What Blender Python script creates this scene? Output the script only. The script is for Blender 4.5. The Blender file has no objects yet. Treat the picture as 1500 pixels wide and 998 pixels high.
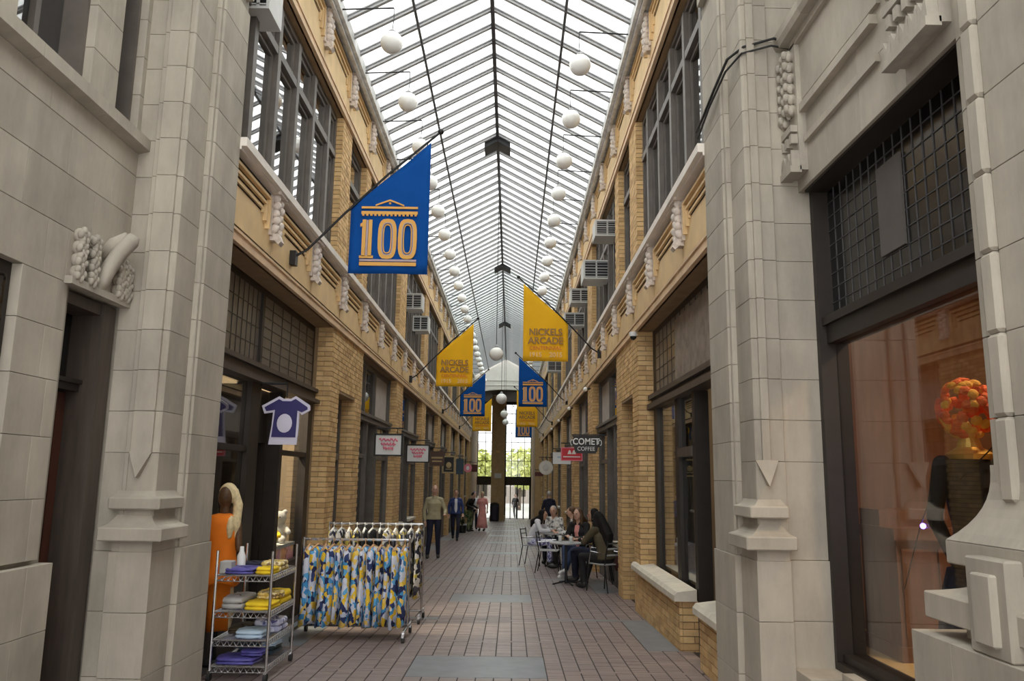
import bpy, bmesh, math, random
from mathutils import Vector, Matrix
random.seed(7)
SC = bpy.context.scene
COL = SC.collection

# ------------------------------------------------------------------ camera
CX = -0.38                       # centre line of the arcade (the camera stands a little right of it)
SL = 0.025                       # the floor falls gently away from the entrance
def fz(y): return -SL * y
def cam_axes():
    f = 1155.0
    y = Vector((748.5 - 750, 699 - 499, f)).normalized()
    u = Vector((843.0 - 750, -6170.0 - 499, f)).normalized()
    u = (u - y * y.dot(u)).normalized()
    x = y.cross(u)
    return x, y, u
ax, ay, au = cam_axes()
right = Vector((ax[0], ay[0], au[0])); down = Vector((ax[1], ay[1], au[1])); fwd = Vector((ax[2], ay[2], au[2]))
cd = bpy.data.cameras.new('camera'); cam = bpy.data.objects.new('camera', cd); COL.objects.link(cam)
cd.sensor_width = 36.0; cd.lens = 1155.0 / 1500.0 * 36.0; cd.clip_start = 0.05; cd.clip_end = 500
cam.matrix_world = Matrix(((right[0], -down[0], -fwd[0], 0), (right[1], -down[1], -fwd[1], 0), (right[2], -down[2], -fwd[2], 1.5), (0, 0, 0, 1)))
SC.camera = cam

# ------------------------------------------------------------------ sky and exposure
W = bpy.data.worlds.new('overcast_sky'); SC.world = W; W.use_nodes = True
bg = W.node_tree.nodes['Background']; bg.inputs[0].default_value = (1.0, 0.985, 0.955, 1); bg.inputs[1].default_value = 1.9
SC.view_settings.view_transform = 'Standard'; SC.view_settings.look = 'None'
SC.view_settings.exposure = 0.88; SC.view_settings.gamma = 1.0; SC.view_settings.use_curve_mapping = False

def lamp(name, loc, power, color, size, rot=(0, 0, 0)):
    l = bpy.data.lights.new(name, 'AREA'); l.energy = power; l.color = color; l.size = size; l.shape = 'SQUARE'
    o = bpy.data.objects.new(name, l); o.location = loc; o.rotation_euler = rot; COL.objects.link(o); return o

# ------------------------------------------------------------------ materials
MATS = {}
def mat(name, col, rough=0.6, metal=0.0, var=0.12, scale=6.0, rnd=0.0, bump=0.0, spec=0.5, emit=None, stretch=None, grime=0.0):
    m = bpy.data.materials.new(name); m.use_nodes = True; nt = m.node_tree; N = nt.nodes; L = nt.links
    b = N['Principled BSDF']; b.inputs['Roughness'].default_value = rough; b.inputs['Metallic'].default_value = metal
    b.inputs['Specular IOR Level'].default_value = spec
    tc = N.new('ShaderNodeTexCoord'); src = tc.outputs['Object']
    if stretch:
        mp = N.new('ShaderNodeMapping'); mp.inputs['Scale'].default_value = stretch; L.new(src, mp.inputs[0]); src = mp.outputs[0]
    nz = N.new('ShaderNodeTexNoise'); nz.inputs['Scale'].default_value = scale; nz.inputs['Detail'].default_value = 5; L.new(src, nz.inputs['Vector'])
    rp = N.new('ShaderNodeValToRGB')
    rp.color_ramp.elements[0].position = 0.3; rp.color_ramp.elements[1].position = 0.7
    rp.color_ramp.elements[0].color = tuple(c * (1 - var) for c in col) + (1,)
    rp.color_ramp.elements[1].color = tuple(min(1, c * (1 + var)) for c in col) + (1,)
    L.new(nz.outputs['Fac'], rp.inputs[0]); out = rp.outputs[0]
    if rnd:
        oi = N.new('ShaderNodeObjectInfo'); mr = N.new('ShaderNodeMapRange')
        mr.inputs['To Min'].default_value = 1 - rnd; mr.inputs['To Max'].default_value = 1 + rnd; L.new(oi.outputs['Random'], mr.inputs['Value'])
        mx = N.new('ShaderNodeVectorMath'); mx.operation = 'SCALE'; L.new(out, mx.inputs[0]); L.new(mr.outputs[0], mx.inputs['Scale']); out = mx.outputs[0]
    if grime:
        n2 = N.new('ShaderNodeTexNoise'); n2.inputs['Scale'].default_value = 1.3; n2.inputs['Detail'].default_value = 8; n2.inputs['Roughness'].default_value = 0.7
        mp2 = N.new('ShaderNodeMapping'); mp2.inputs['Scale'].default_value = (2.2, 2.2, 0.6); L.new(tc.outputs['Object'], mp2.inputs[0]); L.new(mp2.outputs[0], n2.inputs['Vector'])
        r2 = N.new('ShaderNodeMapRange'); r2.inputs['From Min'].default_value = 0.35; r2.inputs['From Max'].default_value = 0.65
        r2.inputs['To Min'].default_value = 1 - grime; r2.inputs['To Max'].default_value = 1.0; L.new(n2.outputs['Fac'], r2.inputs['Value'])
        m2 = N.new('ShaderNodeVectorMath'); m2.operation = 'SCALE'; L.new(out, m2.inputs[0]); L.new(r2.outputs[0], m2.inputs['Scale']); out = m2.outputs[0]
    L.new(out, b.inputs['Base Color'])
    if bump:
        bp = N.new('ShaderNodeBump'); bp.inputs['Strength'].default_value = bump; bp.inputs['Distance'].default_value = 0.01
        n3 = N.new('ShaderNodeTexNoise'); n3.inputs['Scale'].default_value = scale * 6; L.new(src, n3.inputs['Vector'])
        L.new(n3.outputs['Fac'], bp.inputs['Height']); L.new(bp.outputs[0], b.inputs['Normal'])
    if emit:
        b.inputs['Emission Color'].default_value = emit[0] + (1,); b.inputs['Emission Strength'].default_value = emit[1]
    MATS[name] = m; return m

def glass(name, tint, refl=1.0, rough=0.015, haze=0.0, hazecol=(.8, .82, .8)):
    m = bpy.data.materials.new(name); m.use_nodes = True; nt = m.node_tree; N = nt.nodes; L = nt.links; N.clear()
    o = N.new('ShaderNodeOutputMaterial'); t = N.new('ShaderNodeBsdfTransparent'); t.inputs[0].default_value = tint + (1,)
    g = N.new('ShaderNodeBsdfGlossy'); g.inputs['Roughness'].default_value = rough; g.inputs[0].default_value = (1, 1, 1, 1)
    f = N.new('ShaderNodeFresnel'); ge = N.new('ShaderNodeNewGeometry'); io = N.new('ShaderNodeMapRange')   # the same reflectance from either side of the pane
    io.inputs['To Min'].default_value = 1.5; io.inputs['To Max'].default_value = 1 / 1.5; L.new(ge.outputs['Backfacing'], io.inputs['Value']); L.new(io.outputs[0], f.inputs[0])
    mu = N.new('ShaderNodeMath'); mu.operation = 'MULTIPLY'; mu.inputs[1].default_value = refl; mu.use_clamp = True; L.new(f.outputs[0], mu.inputs[0])
    first = t.outputs[0]
    if haze:
        d = N.new('ShaderNodeBsdfTranslucent'); d.inputs[0].default_value = hazecol + (1,)
        h = N.new('ShaderNodeMixShader'); nz = N.new('ShaderNodeTexNoise'); nz.inputs['Scale'].default_value = 2.0; tc = N.new('ShaderNodeTexCoord')
        L.new(tc.outputs['Object'], nz.inputs['Vector'])
        mr = N.new('ShaderNodeMapRange'); mr.inputs['To Min'].default_value = haze * .7; mr.inputs['To Max'].default_value = min(1, haze * 1.3); L.new(nz.outputs['Fac'], mr.inputs['Value'])
        L.new(mr.outputs[0], h.inputs[0]); L.new(t.outputs[0], h.inputs[1]); L.new(d.outputs[0], h.inputs[2]); first = h.outputs[0]
    x = N.new('ShaderNodeMixShader'); L.new(mu.outputs[0], x.inputs[0]); L.new(first, x.inputs[1]); L.new(g.outputs[0], x.inputs[2]); L.new(x.outputs[0], o.inputs[0])
    MATS[name] = m; return m

def floral(name, cols, scale=14.0, seedscale=40.0, rough=0.85):
    m = bpy.data.materials.new(name); m.use_nodes = True; nt = m.node_tree; N = nt.nodes; L = nt.links
    b = N['Principled BSDF']; b.inputs['Roughness'].default_value = rough
    tc = N.new('ShaderNodeTexCoord'); oi = N.new('ShaderNodeObjectInfo')
    sc = N.new('ShaderNodeMath'); sc.operation = 'MULTIPLY'; sc.inputs[1].default_value = seedscale; L.new(oi.outputs['Random'], sc.inputs[0])
    ad = N.new('ShaderNodeVectorMath'); ad.operation = 'ADD'; L.new(tc.outputs['Object'], ad.inputs[0]); L.new(sc.outputs[0], ad.inputs[1])
    wn = N.new('ShaderNodeTexNoise'); wn.inputs['Scale'].default_value = 9; L.new(ad.outputs[0], wn.inputs['Vector'])
    ws = N.new('ShaderNodeVectorMath'); ws.operation = 'SCALE'; ws.inputs['Scale'].default_value = 0.11; L.new(wn.outputs['Color'], ws.inputs[0])
    a2 = N.new('ShaderNodeVectorMath'); a2.operation = 'ADD'; L.new(ad.outputs[0], a2.inputs[0]); L.new(ws.outputs[0], a2.inputs[1])
    mp = N.new('ShaderNodeMapping'); mp.inputs['Scale'].default_value = (1, 1, .75); L.new(a2.outputs[0], mp.inputs[0])
    v = N.new('ShaderNodeTexVoronoi'); v.inputs['Scale'].default_value = scale; L.new(mp.outputs[0], v.inputs['Vector'])
    sp = N.new('ShaderNodeSeparateColor'); L.new(v.outputs['Color'], sp.inputs[0])
    rp = N.new('ShaderNodeValToRGB'); rp.color_ramp.interpolation = 'CONSTANT'
    cr = rp.color_ramp
    while len(cr.elements) < len(cols): cr.elements.new(0.5)
    for i, c in enumerate(cols): cr.elements[i].position = i / len(cols); cr.elements[i].color = c + (1,)
    L.new(sp.outputs[0], rp.inputs[0]); L.new(rp.outputs[0], b.inputs['Base Color'])
    MATS[name] = m; return m

mat('stone', (.47, .425, .355), .82, var=.09, scale=3, rnd=.085, bump=.10, grime=.24)
mat('stone_carved', (.50, .455, .385), .85, var=.12, scale=5, bump=.25, grime=.30)
mat('stone_joint', (.30, .27, .225), .95)
mat('brick_tan', (.66, .445, .215), .72, var=.14, scale=9, rnd=.12, bump=.2)
mat('brick_gold', (.61, .40, .18), .72, var=.14, scale=9, bump=.2)
mat('brick_brown', (.53, .335, .155), .75, var=.14, scale=9, bump=.2)
mat('mortar_brick', (.30, .20, .11), .95)
mat('terracotta_panel', (.74, .53, .28), .65, var=.10, scale=4, bump=.08, rnd=.05)
mat('terracotta_trim', (.72, .51, .32), .6, var=.14, scale=3, bump=.08)
mat('painted_shade', (.03, .024, .02), .9)  # near-black colour that stands in for shade in the terracotta bands
mat('corbel_stone', (.70, .62, .56), .8, var=.2, scale=30, bump=.3)
mat('ledge_stone', (.82, .765, .70), .7, var=.08, scale=4)
mat('sill_stone', (.62, .57, .48), .7, var=.10, scale=8)
mat('frame_dark', (.021, .015, .012), .5, var=.2, scale=8)
mat('frame_taupe', (.13, .112, .098), .5, var=.15, scale=6)
mat('wood_red', (.085, .028, .018), .4, var=.25, scale=5, stretch=(6, 6, .6))
mat('wood_jamb', (.075, .058, .048), .5, var=.2, scale=5, stretch=(5, 5, .5))
mat('blind', (.50, .455, .42), .8, var=.08)
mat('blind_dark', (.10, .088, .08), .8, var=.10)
mat('interior_wall', (.20, .155, .11), .9, var=.15, scale=2)
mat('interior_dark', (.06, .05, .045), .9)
mat('iron', (.03, .03, .032), .45, metal=.6)
mat('roof_steel', (.36, .36, .37), .5, var=.1)
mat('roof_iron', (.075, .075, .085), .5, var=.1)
mat('eave_paint', (.80, .80, .79), .6, var=.18, scale=9, grime=.35)
mat('opal', (.95, .955, .94), .25, var=.02)
mat('chrome', (.62, .62, .64), .25, metal=1.0, var=.05)
mat('paver', (.262, .205, .193), .36, var=.14, scale=20, rnd=.10, spec=.85)
mat('paver_b', (.24, .187, .177), .38, var=.14, scale=20, spec=.85)
mat('paver_c', (.285, .224, .21), .34, var=.14, scale=20, spec=.85)
mat('slate', (.19, .21, .235), .36, var=.15, scale=7, spec=.85)
mat('floor_joint', (.06, .05, .05), .7, spec=.3)
mat('banner_blue', (.008, .085, .36), .85, var=.08, scale=3, spec=.1)
mat('banner_yellow', (1.0, .55, .028), .85, var=.04, scale=3, spec=.1)
for nm_, c_ in (('banner_blue', (.01, .16, .62)), ('banner_yellow', (1.0, .62, .04))):     # thin cloth lets some daylight through
    nt_ = MATS[nm_].node_tree; tr_ = nt_.nodes.new('ShaderNodeBsdfTranslucent'); tr_.inputs[0].default_value = c_ + (1,); mx_ = nt_.nodes.new('ShaderNodeMixShader'); mx_.inputs[0].default_value = .10
    ou_ = [n for n in nt_.nodes if n.type == 'OUTPUT_MATERIAL'][0]; nt_.links.new(nt_.nodes['Principled BSDF'].outputs[0], mx_.inputs[1]); nt_.links.new(tr_.outputs[0], mx_.inputs[2]); nt_.links.new(mx_.outputs[0], ou_.inputs[0])
mat('print_gold', (.78, .42, .10), .7, var=.03)
mat('print_grey', (.47, .37, .40), .7, var=.05)
mat('print_brown', (.36, .20, .06), .7, var=.03)
mat('print_red', (.72, .20, .05), .7, var=.03)
mat('print_pale', (.90, .62, .28), .7, var=.03)
mat('white_paint', (.80, .80, .79), .5, var=.03)
mat('navy_print', (.022, .016, .12), .6, var=.06)
mat('lavender', (.62, .60, .74), .6, var=.04)
mat('sign_pink', (.80, .24, .33), .6, var=.05)
mat('sign_black', (.012, .012, .012), .5)
mat('sign_brown', (.10, .055, .04), .6)
mat('sign_gold', (.42, .31, .15), .5)
mat('sign_red', (.62, .02, .04), .5, var=.04)
mat('sign_teal', (.03, .06, .085), .5)
mat('sign_maroon', (.11, .03, .025), .6)
mat('ac_white', (.58, .58, .57), .5, var=.05)
mat('skin', (.60, .36, .26), .55, var=.05); mat('skin_tan', (.46, .26, .17), .55, var=.05)
mat('hair_black', (.010, .008, .008), .7, var=.3, scale=40, spec=.2); mat('hair_brown', (.10, .05, .022), .55, var=.3, scale=40)
mat('hair_grey', (.46, .42, .38), .6, var=.15, scale=40); mat('hair_blond', (.72, .58, .34), .6, var=.2, scale=30)
mat('cloth_beige', (.40, .35, .22), .9, var=.10, scale=12); mat('cloth_navy', (.012, .014, .035), .85, var=.2)
mat('cloth_blue', (.03, .05, .17), .85, var=.15); mat('cloth_white', (.72, .72, .77), .85, var=.05)
mat('cloth_black', (.012, .011, .012), .85, var=.2); mat('cloth_olive', (.075, .058, .032), .9, var=.2)
mat('cloth_maroon', (.055, .016, .014), .85, var=.2); mat('cloth_pink', (.78, .33, .30), .85, var=.08)
mat('cloth_denim', (.035, .055, .12), .9, var=.25, scale=20); mat('cloth_orange', (.90, .22, .008), .8, var=.10, scale=5)
mat('cloth_yellow', (.86, .60, .02), .85, var=.1); mat('cloth_purple', (.09, .08, .33), .5, var=.25, scale=18)
mat('cloth_paleblue', (.45, .58, .72), .8, var=.1); mat('cloth_grey', (.42, .41, .40), .85, var=.1)
mat('eye', (.02, .015, .012), .2); mat('lip', (.40, .15, .13), .5); mat('shoe', (.02, .018, .018), .5); mat('sneaker', (.72, .72, .72), .6)
mat('leaf', (.05, .10, .03), .6, var=.35, scale=10); mat('leaf_street', (.55, .58, .20), .7, var=.4, scale=3)
mat('bark', (.09, .065, .045), .9); mat('pavement', (.50, .49, .47), .9, var=.1, scale=2); mat('street_wall', (.42, .36, .32), .9, var=.15)
mat('hanger_wood', (.62, .36, .17), .6, var=.1); mat('rubber', (.02, .02, .02), .7)
mat('counter_wood', (.23, .105, .058), .4, var=.2, scale=4, stretch=(6, 6, .7)); mat('display_floor', (.85, .62, .28), .6)
mat('plaster', (.68, .66, .62), .9, var=.05); mat('end_stone', (.46, .32, .16), .75, var=.12, scale=4, bump=.1)
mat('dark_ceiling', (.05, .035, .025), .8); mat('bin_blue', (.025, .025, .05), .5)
mat('flower', (.85, .12, .02), .7, var=.3, scale=25); mat('flower_gold', (.9, .45, .05), .7); mat('gold_trim', (.80, .48, .10), .35, metal=.6)
mat('led_violet', (.2, .1, .9), .4, emit=((.25, .1, 1.0), 14.0))
mat('shop_lamp', (.9, .8, .6), .5, emit=((1.0, .78, .5), 6.0))
mat('leaded', (.05, .045, .042), .5, var=.25, scale=12)
mat('old_paper', (.25, .20, .16), .8, var=.25, scale=8)
glass('pane', (.82, .84, .84), 1.0)
glass('pane_display', (.92, .93, .93), .5)
glass('pane_dark', (.45, .45, .44), 1.3)
glass('pane_mirror', (.35, .36, .36), 2.6, rough=.02)
glass('roof_glass', (.93, .95, .95), .6, haze=.15)
glass('roof_glass_old', (.76, .80, .80), .6, haze=.5, hazecol=(.86, .90, .89))
glass('leaded_pane', (.10, .095, .09), 1.2, rough=.15)
mat('old_glass', (.125, .108, .092), .28, var=.3, scale=9, spec=.7, rnd=.1)
mat('lead_grey', (.075, .072, .075), .5, var=.2)
floral('floral_blue', [(.72, .74, .86), (.02, .025, .10), (.06, .30, .62), (.70, .74, .85), (.85, .55, .03), (.12, .42, .75), (.03, .05, .17), (.62, .66, .80), (.88, .62, .15)], 24)
floral('floral_dark', [(.75, .72, .70), (.02, .02, .03), (.60, .48, .10), (.08, .08, .10), (.70, .66, .62), (.03, .03, .06)], 22)
floral('print_lilac', [(.62, .62, .82), (.10, .10, .30), (.72, .72, .85), (.40, .42, .62)], 30)
floral('print_yellow', [(.85, .66, .25), (.70, .50, .12), (.88, .78, .50), (.30, .20, .10)], 34)
floral('camo', [(.10, .13, .05), (.25, .28, .14), (.05, .07, .03), (.16, .19, .09)], 9)
floral('print_grey_top', [(.75, .74, .72), (.15, .15, .16), (.55, .54, .52), (.80, .78, .74)], 22)
floral('pink_panel', [(.80, .35, .18), (.70, .30, .40), (.30, .08, .14), (.85, .50, .30)], 8)

# ------------------------------------------------------------------ mesh builder
class MB:
    def __init__(s, side=None, slope=False): s.v = []; s.f = []; s.m = []; s.side = side; s.slope = slope
    def add(s, vs, fs, m=0):
        n = len(s.v); s.v.extend(vs); s.f.extend([tuple(i + n for i in f) for f in fs]); s.m.extend([m] * len(fs))
    def box(s, x0, x1, y0, y1, z0, z1, m=0):
        s.add([(x0, y0, z0), (x1, y0, z0), (x1, y1, z0), (x0, y1, z0), (x0, y0, z1), (x1, y0, z1), (x1, y1, z1), (x0, y1, z1)],
              [(0, 3, 2, 1), (4, 5, 6, 7), (0, 1, 5, 4), (1, 2, 6, 5), (2, 3, 7, 6), (3, 0, 4, 7)], m); return s
    def hexa(s, p, m=0):   # 8 corner points, bottom loop then top loop
        s.add(list(p), [(0, 3, 2, 1), (4, 5, 6, 7), (0, 1, 5, 4), (1, 2, 6, 5), (2, 3, 7, 6), (3, 0, 4, 7)], m); return s
    def prism(s, poly, axis, lo, hi, m=0):   # poly in the two other axes, in x,y,z order
        n = len(poly)
        def pt(a, b, t): return (t, a, b) if axis == 0 else ((a, t, b) if axis == 1 else (a, b, t))
        vs = [pt(a, b, lo) for a, b in poly] + [pt(a, b, hi) for a, b in poly]
        fs = [tuple(range(n))[::-1], tuple(range(n, 2 * n))] + [(i, (i + 1) % n, n + (i + 1) % n, n + i) for i in range(n)]
        s.add(vs, fs, m); return s
    def tube(s, pts, r, n=8, m=0, caps=True, flat=1.0):
        pts = [Vector(p) for p in pts]; k = len(pts); rs = r if isinstance(r, (list, tuple)) else [r] * k
        ring = []; up = None
        for i, p in enumerate(pts):
            t = (pts[min(i + 1, k - 1)] - pts[max(i - 1, 0)]).normalized()
            if up is None:
                a = Vector((0, 0, 1)) if abs(t.z) < .9 else Vector((1, 0, 0)); up = (a - t * a.dot(t)).normalized()
            else: up = (up - t * up.dot(t)).normalized()
            b = t.cross(up)
            ring.append([tuple(p + (up * math.cos(2 * math.pi * j / n) + b * math.sin(2 * math.pi * j / n) * flat) * rs[i]) for j in range(n)])
        vs = [q for r_ in ring for q in r_]
        fs = [(i * n + j, i * n + (j + 1) % n, (i + 1) * n + (j + 1) % n, (i + 1) * n + j) for i in range(k - 1) for j in range(n)]
        if caps: fs += [tuple(range(n))[::-1], tuple(range((k - 1) * n, k * n))]
        s.add(vs, fs, m); return s
    def ell(s, c, r, nu=12, nv=8, rot=None, m=0):
        if not isinstance(r, (tuple, list)): r = (r, r, r)
        c = Vector(c); vs = []
        def P(a, b):
            v = Vector((r[0] * math.sin(b) * math.cos(a), r[1] * math.sin(b) * math.sin(a), r[2] * math.cos(b)))
            if rot: v = rot @ v
            return tuple(c + v)
        vs.append(P(0, 0))
        for i in range(1, nv):
            for j in range(nu): vs.append(P(2 * math.pi * j / nu, math.pi * i / nv))
        vs.append(P(0, math.pi)); e = len(vs) - 1
        fs = [(0, 1 + j, 1 + (j + 1) % nu) for j in range(nu)]
        for i in range(nv - 2):
            for j in range(nu):
                a = 1 + i * nu + j; b = 1 + i * nu + (j + 1) % nu; fs.append((a, a + nu, b + nu, b))
        a = 1 + (nv - 2) * nu
        fs += [(a + j, e, a + (j + 1) % nu) for j in range(nu)]
        s.add(vs, fs, m); return s
    def limb(s, p0, p1, r0, r1, n=10, flat=1.0, m=0):   # tapered capsule
        p0 = Vector(p0); p1 = Vector(p1); s.tube([p0, p0.lerp(p1, .5), p1], [r0, (r0 + r1) / 2, r1], n, m, True, flat)
        s.ell(p0, r0, n, 6, m=m); s.ell(p1, r1, n, 6, m=m); return s
    def lathe(s, c, prof, n=16, m=0):
        cx, cy, cz = c; vs = []; k = len(prof)
        for r, z in prof:
            for j in range(n): vs.append((cx + r * math.cos(2 * math.pi * j / n), cy + r * math.sin(2 * math.pi * j / n), cz + z))
        fs = [(i * n + j, i * n + (j + 1) % n, (i + 1) * n + (j + 1) % n, (i + 1) * n + j) for i in range(k - 1) for j in range(n)]
        fs += [tuple(range(n))[::-1], tuple(range((k - 1) * n, k * n))]
        s.add(vs, fs, m); return s
    def mesh(s, name, mats, smooth=False):
        vs = s.v
        if s.slope: vs = [(x, y, z - SL * y) for x, y, z in vs]
        if s.side is not None: vs = [(CX + s.side * x, y, z) for x, y, z in vs]
        me = bpy.data.meshes.new(name); me.from_pydata(vs, [], s.f)
        if not isinstance(mats, (list, tuple)): mats = [mats]
        for a in mats: me.materials.append(MATS[a])
        if len(mats) > 1: me.polygons.foreach_set('material_index', s.m)
        bm = bmesh.new(); bm.from_mesh(me); bmesh.ops.recalc_face_normals(bm, faces=bm.faces); bm.to_mesh(me); bm.free()
        if smooth: me.polygons.foreach_set('use_smooth', [True] * len(me.polygons))
        return me
    def build(s, name, mats, parent=None, smooth=False, **kw):
        o = bpy.data.objects.new(name, s.mesh(name, mats, smooth)); COL.objects.link(o)
        if parent: o.parent = parent
        for k, a in kw.items(): o[k] = a
        return o
def bevel(o, w=.004, seg=1):
    md = o.modifiers.new('bevel', 'BEVEL'); md.width = w; md.segments = seg; md.limit_method = 'ANGLE'; return o
def voxel(o, size=.012, it=2):
    md = o.modifiers.new('remesh', 'REMESH'); md.mode = 'VOXEL'; md.voxel_size = size; md.use_smooth_shade = True
    if it: sm = o.modifiers.new('smooth', 'SMOOTH'); sm.iterations = it; sm.factor = .5
    return o
def thing(name, label, cat, loc=(0, 0, 0), rz=0.0, group=None):
    o = bpy.data.objects.new(name, None); COL.objects.link(o); o.location = loc; o.rotation_euler = (0, 0, rz); o.empty_display_size = .1
    o['label'] = label; o['category'] = cat
    if group: o['group'] = group
    return o
def tag(o, label, cat, group=None):
    o['label'] = label; o['category'] = cat
    if group: o['group'] = group
    return o
def struct(name, mb, mats, smooth=False): return mb.build(name, mats, None, smooth, kind='structure')
def sempty(name):
    o = bpy.data.objects.new(name, None); COL.objects.link(o); o['kind'] = 'structure'; o.empty_display_size = .1; return o
def dup(root, loc=None, rz=None, label=None, group=None):
    r = root.copy(); COL.objects.link(r)
    if loc is not None: r.location = loc
    if rz is not None: r.rotation_euler = (0, 0, rz)
    if label: r['label'] = label
    if group: r['group'] = group
    for ch in list(root.children):
        c = ch.copy(); COL.objects.link(c); c.parent = r
        for g in list(ch.children):
            d = g.copy(); COL.objects.link(d); d.parent = c
    return r
def text(name, body, m, parent, loc, rot, size, ext=.002, align='CENTER', sx=1.0, bold=0.0):
    cu = bpy.data.curves.new(name, 'FONT'); cu.body = body; cu.size = size; cu.extrude = ext; cu.align_x = align; cu.align_y = 'CENTER'
    cu.resolution_u = 3; cu.offset = bold; cu.materials.append(MATS[m])
    tmp = bpy.data.objects.new(name, cu); COL.objects.link(tmp); dg = bpy.context.evaluated_depsgraph_get()
    me = bpy.data.meshes.new_from_object(tmp.evaluated_get(dg)); bpy.data.objects.remove(tmp); bpy.data.curves.remove(cu)
    o = bpy.data.objects.new(name, me); COL.objects.link(o); o.location = loc; o.rotation_euler = rot; o.scale = (sx, 1, 1)
    if parent: o.parent = parent
    return o
FACE = (math.pi / 2, 0, 0)      # lettering that faces the entrance (-Y)
# ================================================================== THE SETTING
P = 1.645; BAY = 4.935; NB = 7
BAYS = [(13.05 + BAY * k, 17.0 + BAY * k) for k in range(NB)]
Y_END = 47.6; HEAD = 3.52; LEDGE0, LEDGE1 = 4.33, 4.41; UHEAD = 6.6; TOP = 7.45; DW = 2.12
BR3 = ['brick_tan', 'brick_gold', 'brick_brown']
rb = random.Random(3)

# ---- floor: a bed of dark joints, pavers laid on it
floor = struct('floor', MB(slope=True).box(-5.5, 4.8, -3, 62, -.4, -.006), 'floor_joint')
PW, PL = .152, .0765
JL = .0035
X0, X1 = -2.55, 1.80
slates = []
for k in range(9):
    yb = 7.04 + 4.935 * k
    slates.append((-.94, .28, yb, yb + .92)); slates.append((1.40, 1.80, yb + 1.3, yb + 3.2)); slates.append((-2.55, -2.15, yb + 1.3, yb + 3.2))
    slates.append((.28, 1.80, yb + 3.2, yb + 3.38)); slates.append((-2.55, -.94, yb + 3.2, yb + 3.38))
def snap(r):
    sx = lambda v: X0 + round((v - X0) / PW) * PW
    sy = lambda v: 3.0 + round((v - 3.0) / PL) * PL
    return (max(X0, sx(r[0])), min(X1 - .02, sx(r[1])), sy(r[2]), sy(r[3]))
slates = [snap(r) for r in slates]
def in_slate(x, y): return any(a < x < b and c < y < d for a, b, c, d in slates)
cells = []
ncol = int((X1 - X0) / PW)
y = 3.0
bandn = 0
while y < 57.0:
    for r in range(18):
        yy = y + r * PL
        if yy > 57: break
        for c in range(ncol + 1):
            x = X0 + c * PW
            if x + PW / 2 > X1: continue
            if not in_slate(x + PW / 2, yy + PL / 2): cells.append((x, yy, PW, PL))
    y += 18 * PL
    for c in range(int((X1 - X0) / (2 * PW))):
        x = X0 + c * 2 * PW
        l_, r_ = in_slate(x + PW / 2, y + PL / 2), in_slate(x + PW * 1.5, y + PL / 2)
        if not l_ and not r_: cells.append((x, y, 2 * PW, PL))
        elif not l_: cells.append((x, y, PW, PL))
        elif not r_: cells.append((x + PW, y, PW, PL))
    y += PL
cells.sort(key=lambda c: (c[1] < 6.3, c[1] + .12 * abs(c[0] + .3) if -1.5 < c[0] < 1.75 else 99))
unit = {}
def paver_mesh(w, l, hz):
    return MB().hexa([(0, 0, -.01), (w - .012, 0, -.01), (w - .012, l - JL, -.01 - SL * l), (0, l - JL, -.01 - SL * l),
                      (0, 0, 0), (w - .012, 0, 0), (w - .012, l - JL, -SL * l), (0, l - JL, -SL * l)]).mesh('paver', ['paver'])
for (x, yy, w, l) in cells[:300]:
    if w not in unit: unit[w] = paver_mesh(w, l, 0)
    o = bpy.data.objects.new('paver', unit[w]); COL.objects.link(o); o.parent = floor; o.location = (x, yy, fz(yy) + rb.uniform(-.0012, .0012))
mb = MB(slope=True)
for (x, yy, w, l) in cells[300:]:
    h = rb.uniform(-.0012, .0012); mb.box(x, x + w - .012, yy, yy + l - JL, -.01, h, rb.choice((0, 0, 1, 2)))
mb.build('paver_field', ['paver', 'paver_b', 'paver_c'], floor, kind='stuff')
for a, b, c, d in slates:
    MB(slope=True).box(a, b - .01, c, d - .01, -.01, .0005).build('slate_slab', 'slate', floor)

# ---- brick helper
def brick_patch(mb, d, y0, y1, z0, z1, near=True, depth=.2):
    z = z1; r = 0
    while z - .062 > z0:
        yy = y0 - (.105 if r % 2 else 0)
        while yy < y1 - .01:
            a = max(yy, y0); b = min(yy + .20, y1)
            if b - a > .03: mb.box(d - .008 + rb.uniform(-.002, .002), d + .02, a + (0 if a == y0 else .005), b - (0 if b >= y1 else .005), z - .062, z - .004, rb.choice((0, 0, 1, 1, 2)))
            yy += .21
        if near:
            q = d - .008
            for (a, b) in (((d + .0, d + .1), (d + .108, d + depth)) if r % 2 else ((d + .0, d + depth),)):
                mb.box(a, b, y0 - .008, y0 + .02, z - .062, z - .004, rb.choice((0, 0, 1, 1, 2)))
        z -= .0685; r += 1

def u_moulding(mb, y0, y1, zt, zb, d):
    for i in range(3):
        g = .20 + .075 * i; z = zt - .075 * i; t = .028; dd = d - .045 + .012 * i
        mb.box(dd, d, y0 + g, y1 - g, z - t, z)
        mb.box(dd, d, y0 + g, y0 + g + t, zb + .06 * i, z - t); mb.box(dd, d, y1 - g - t, y1 - g, zb + .06 * i, z - t)

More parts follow.
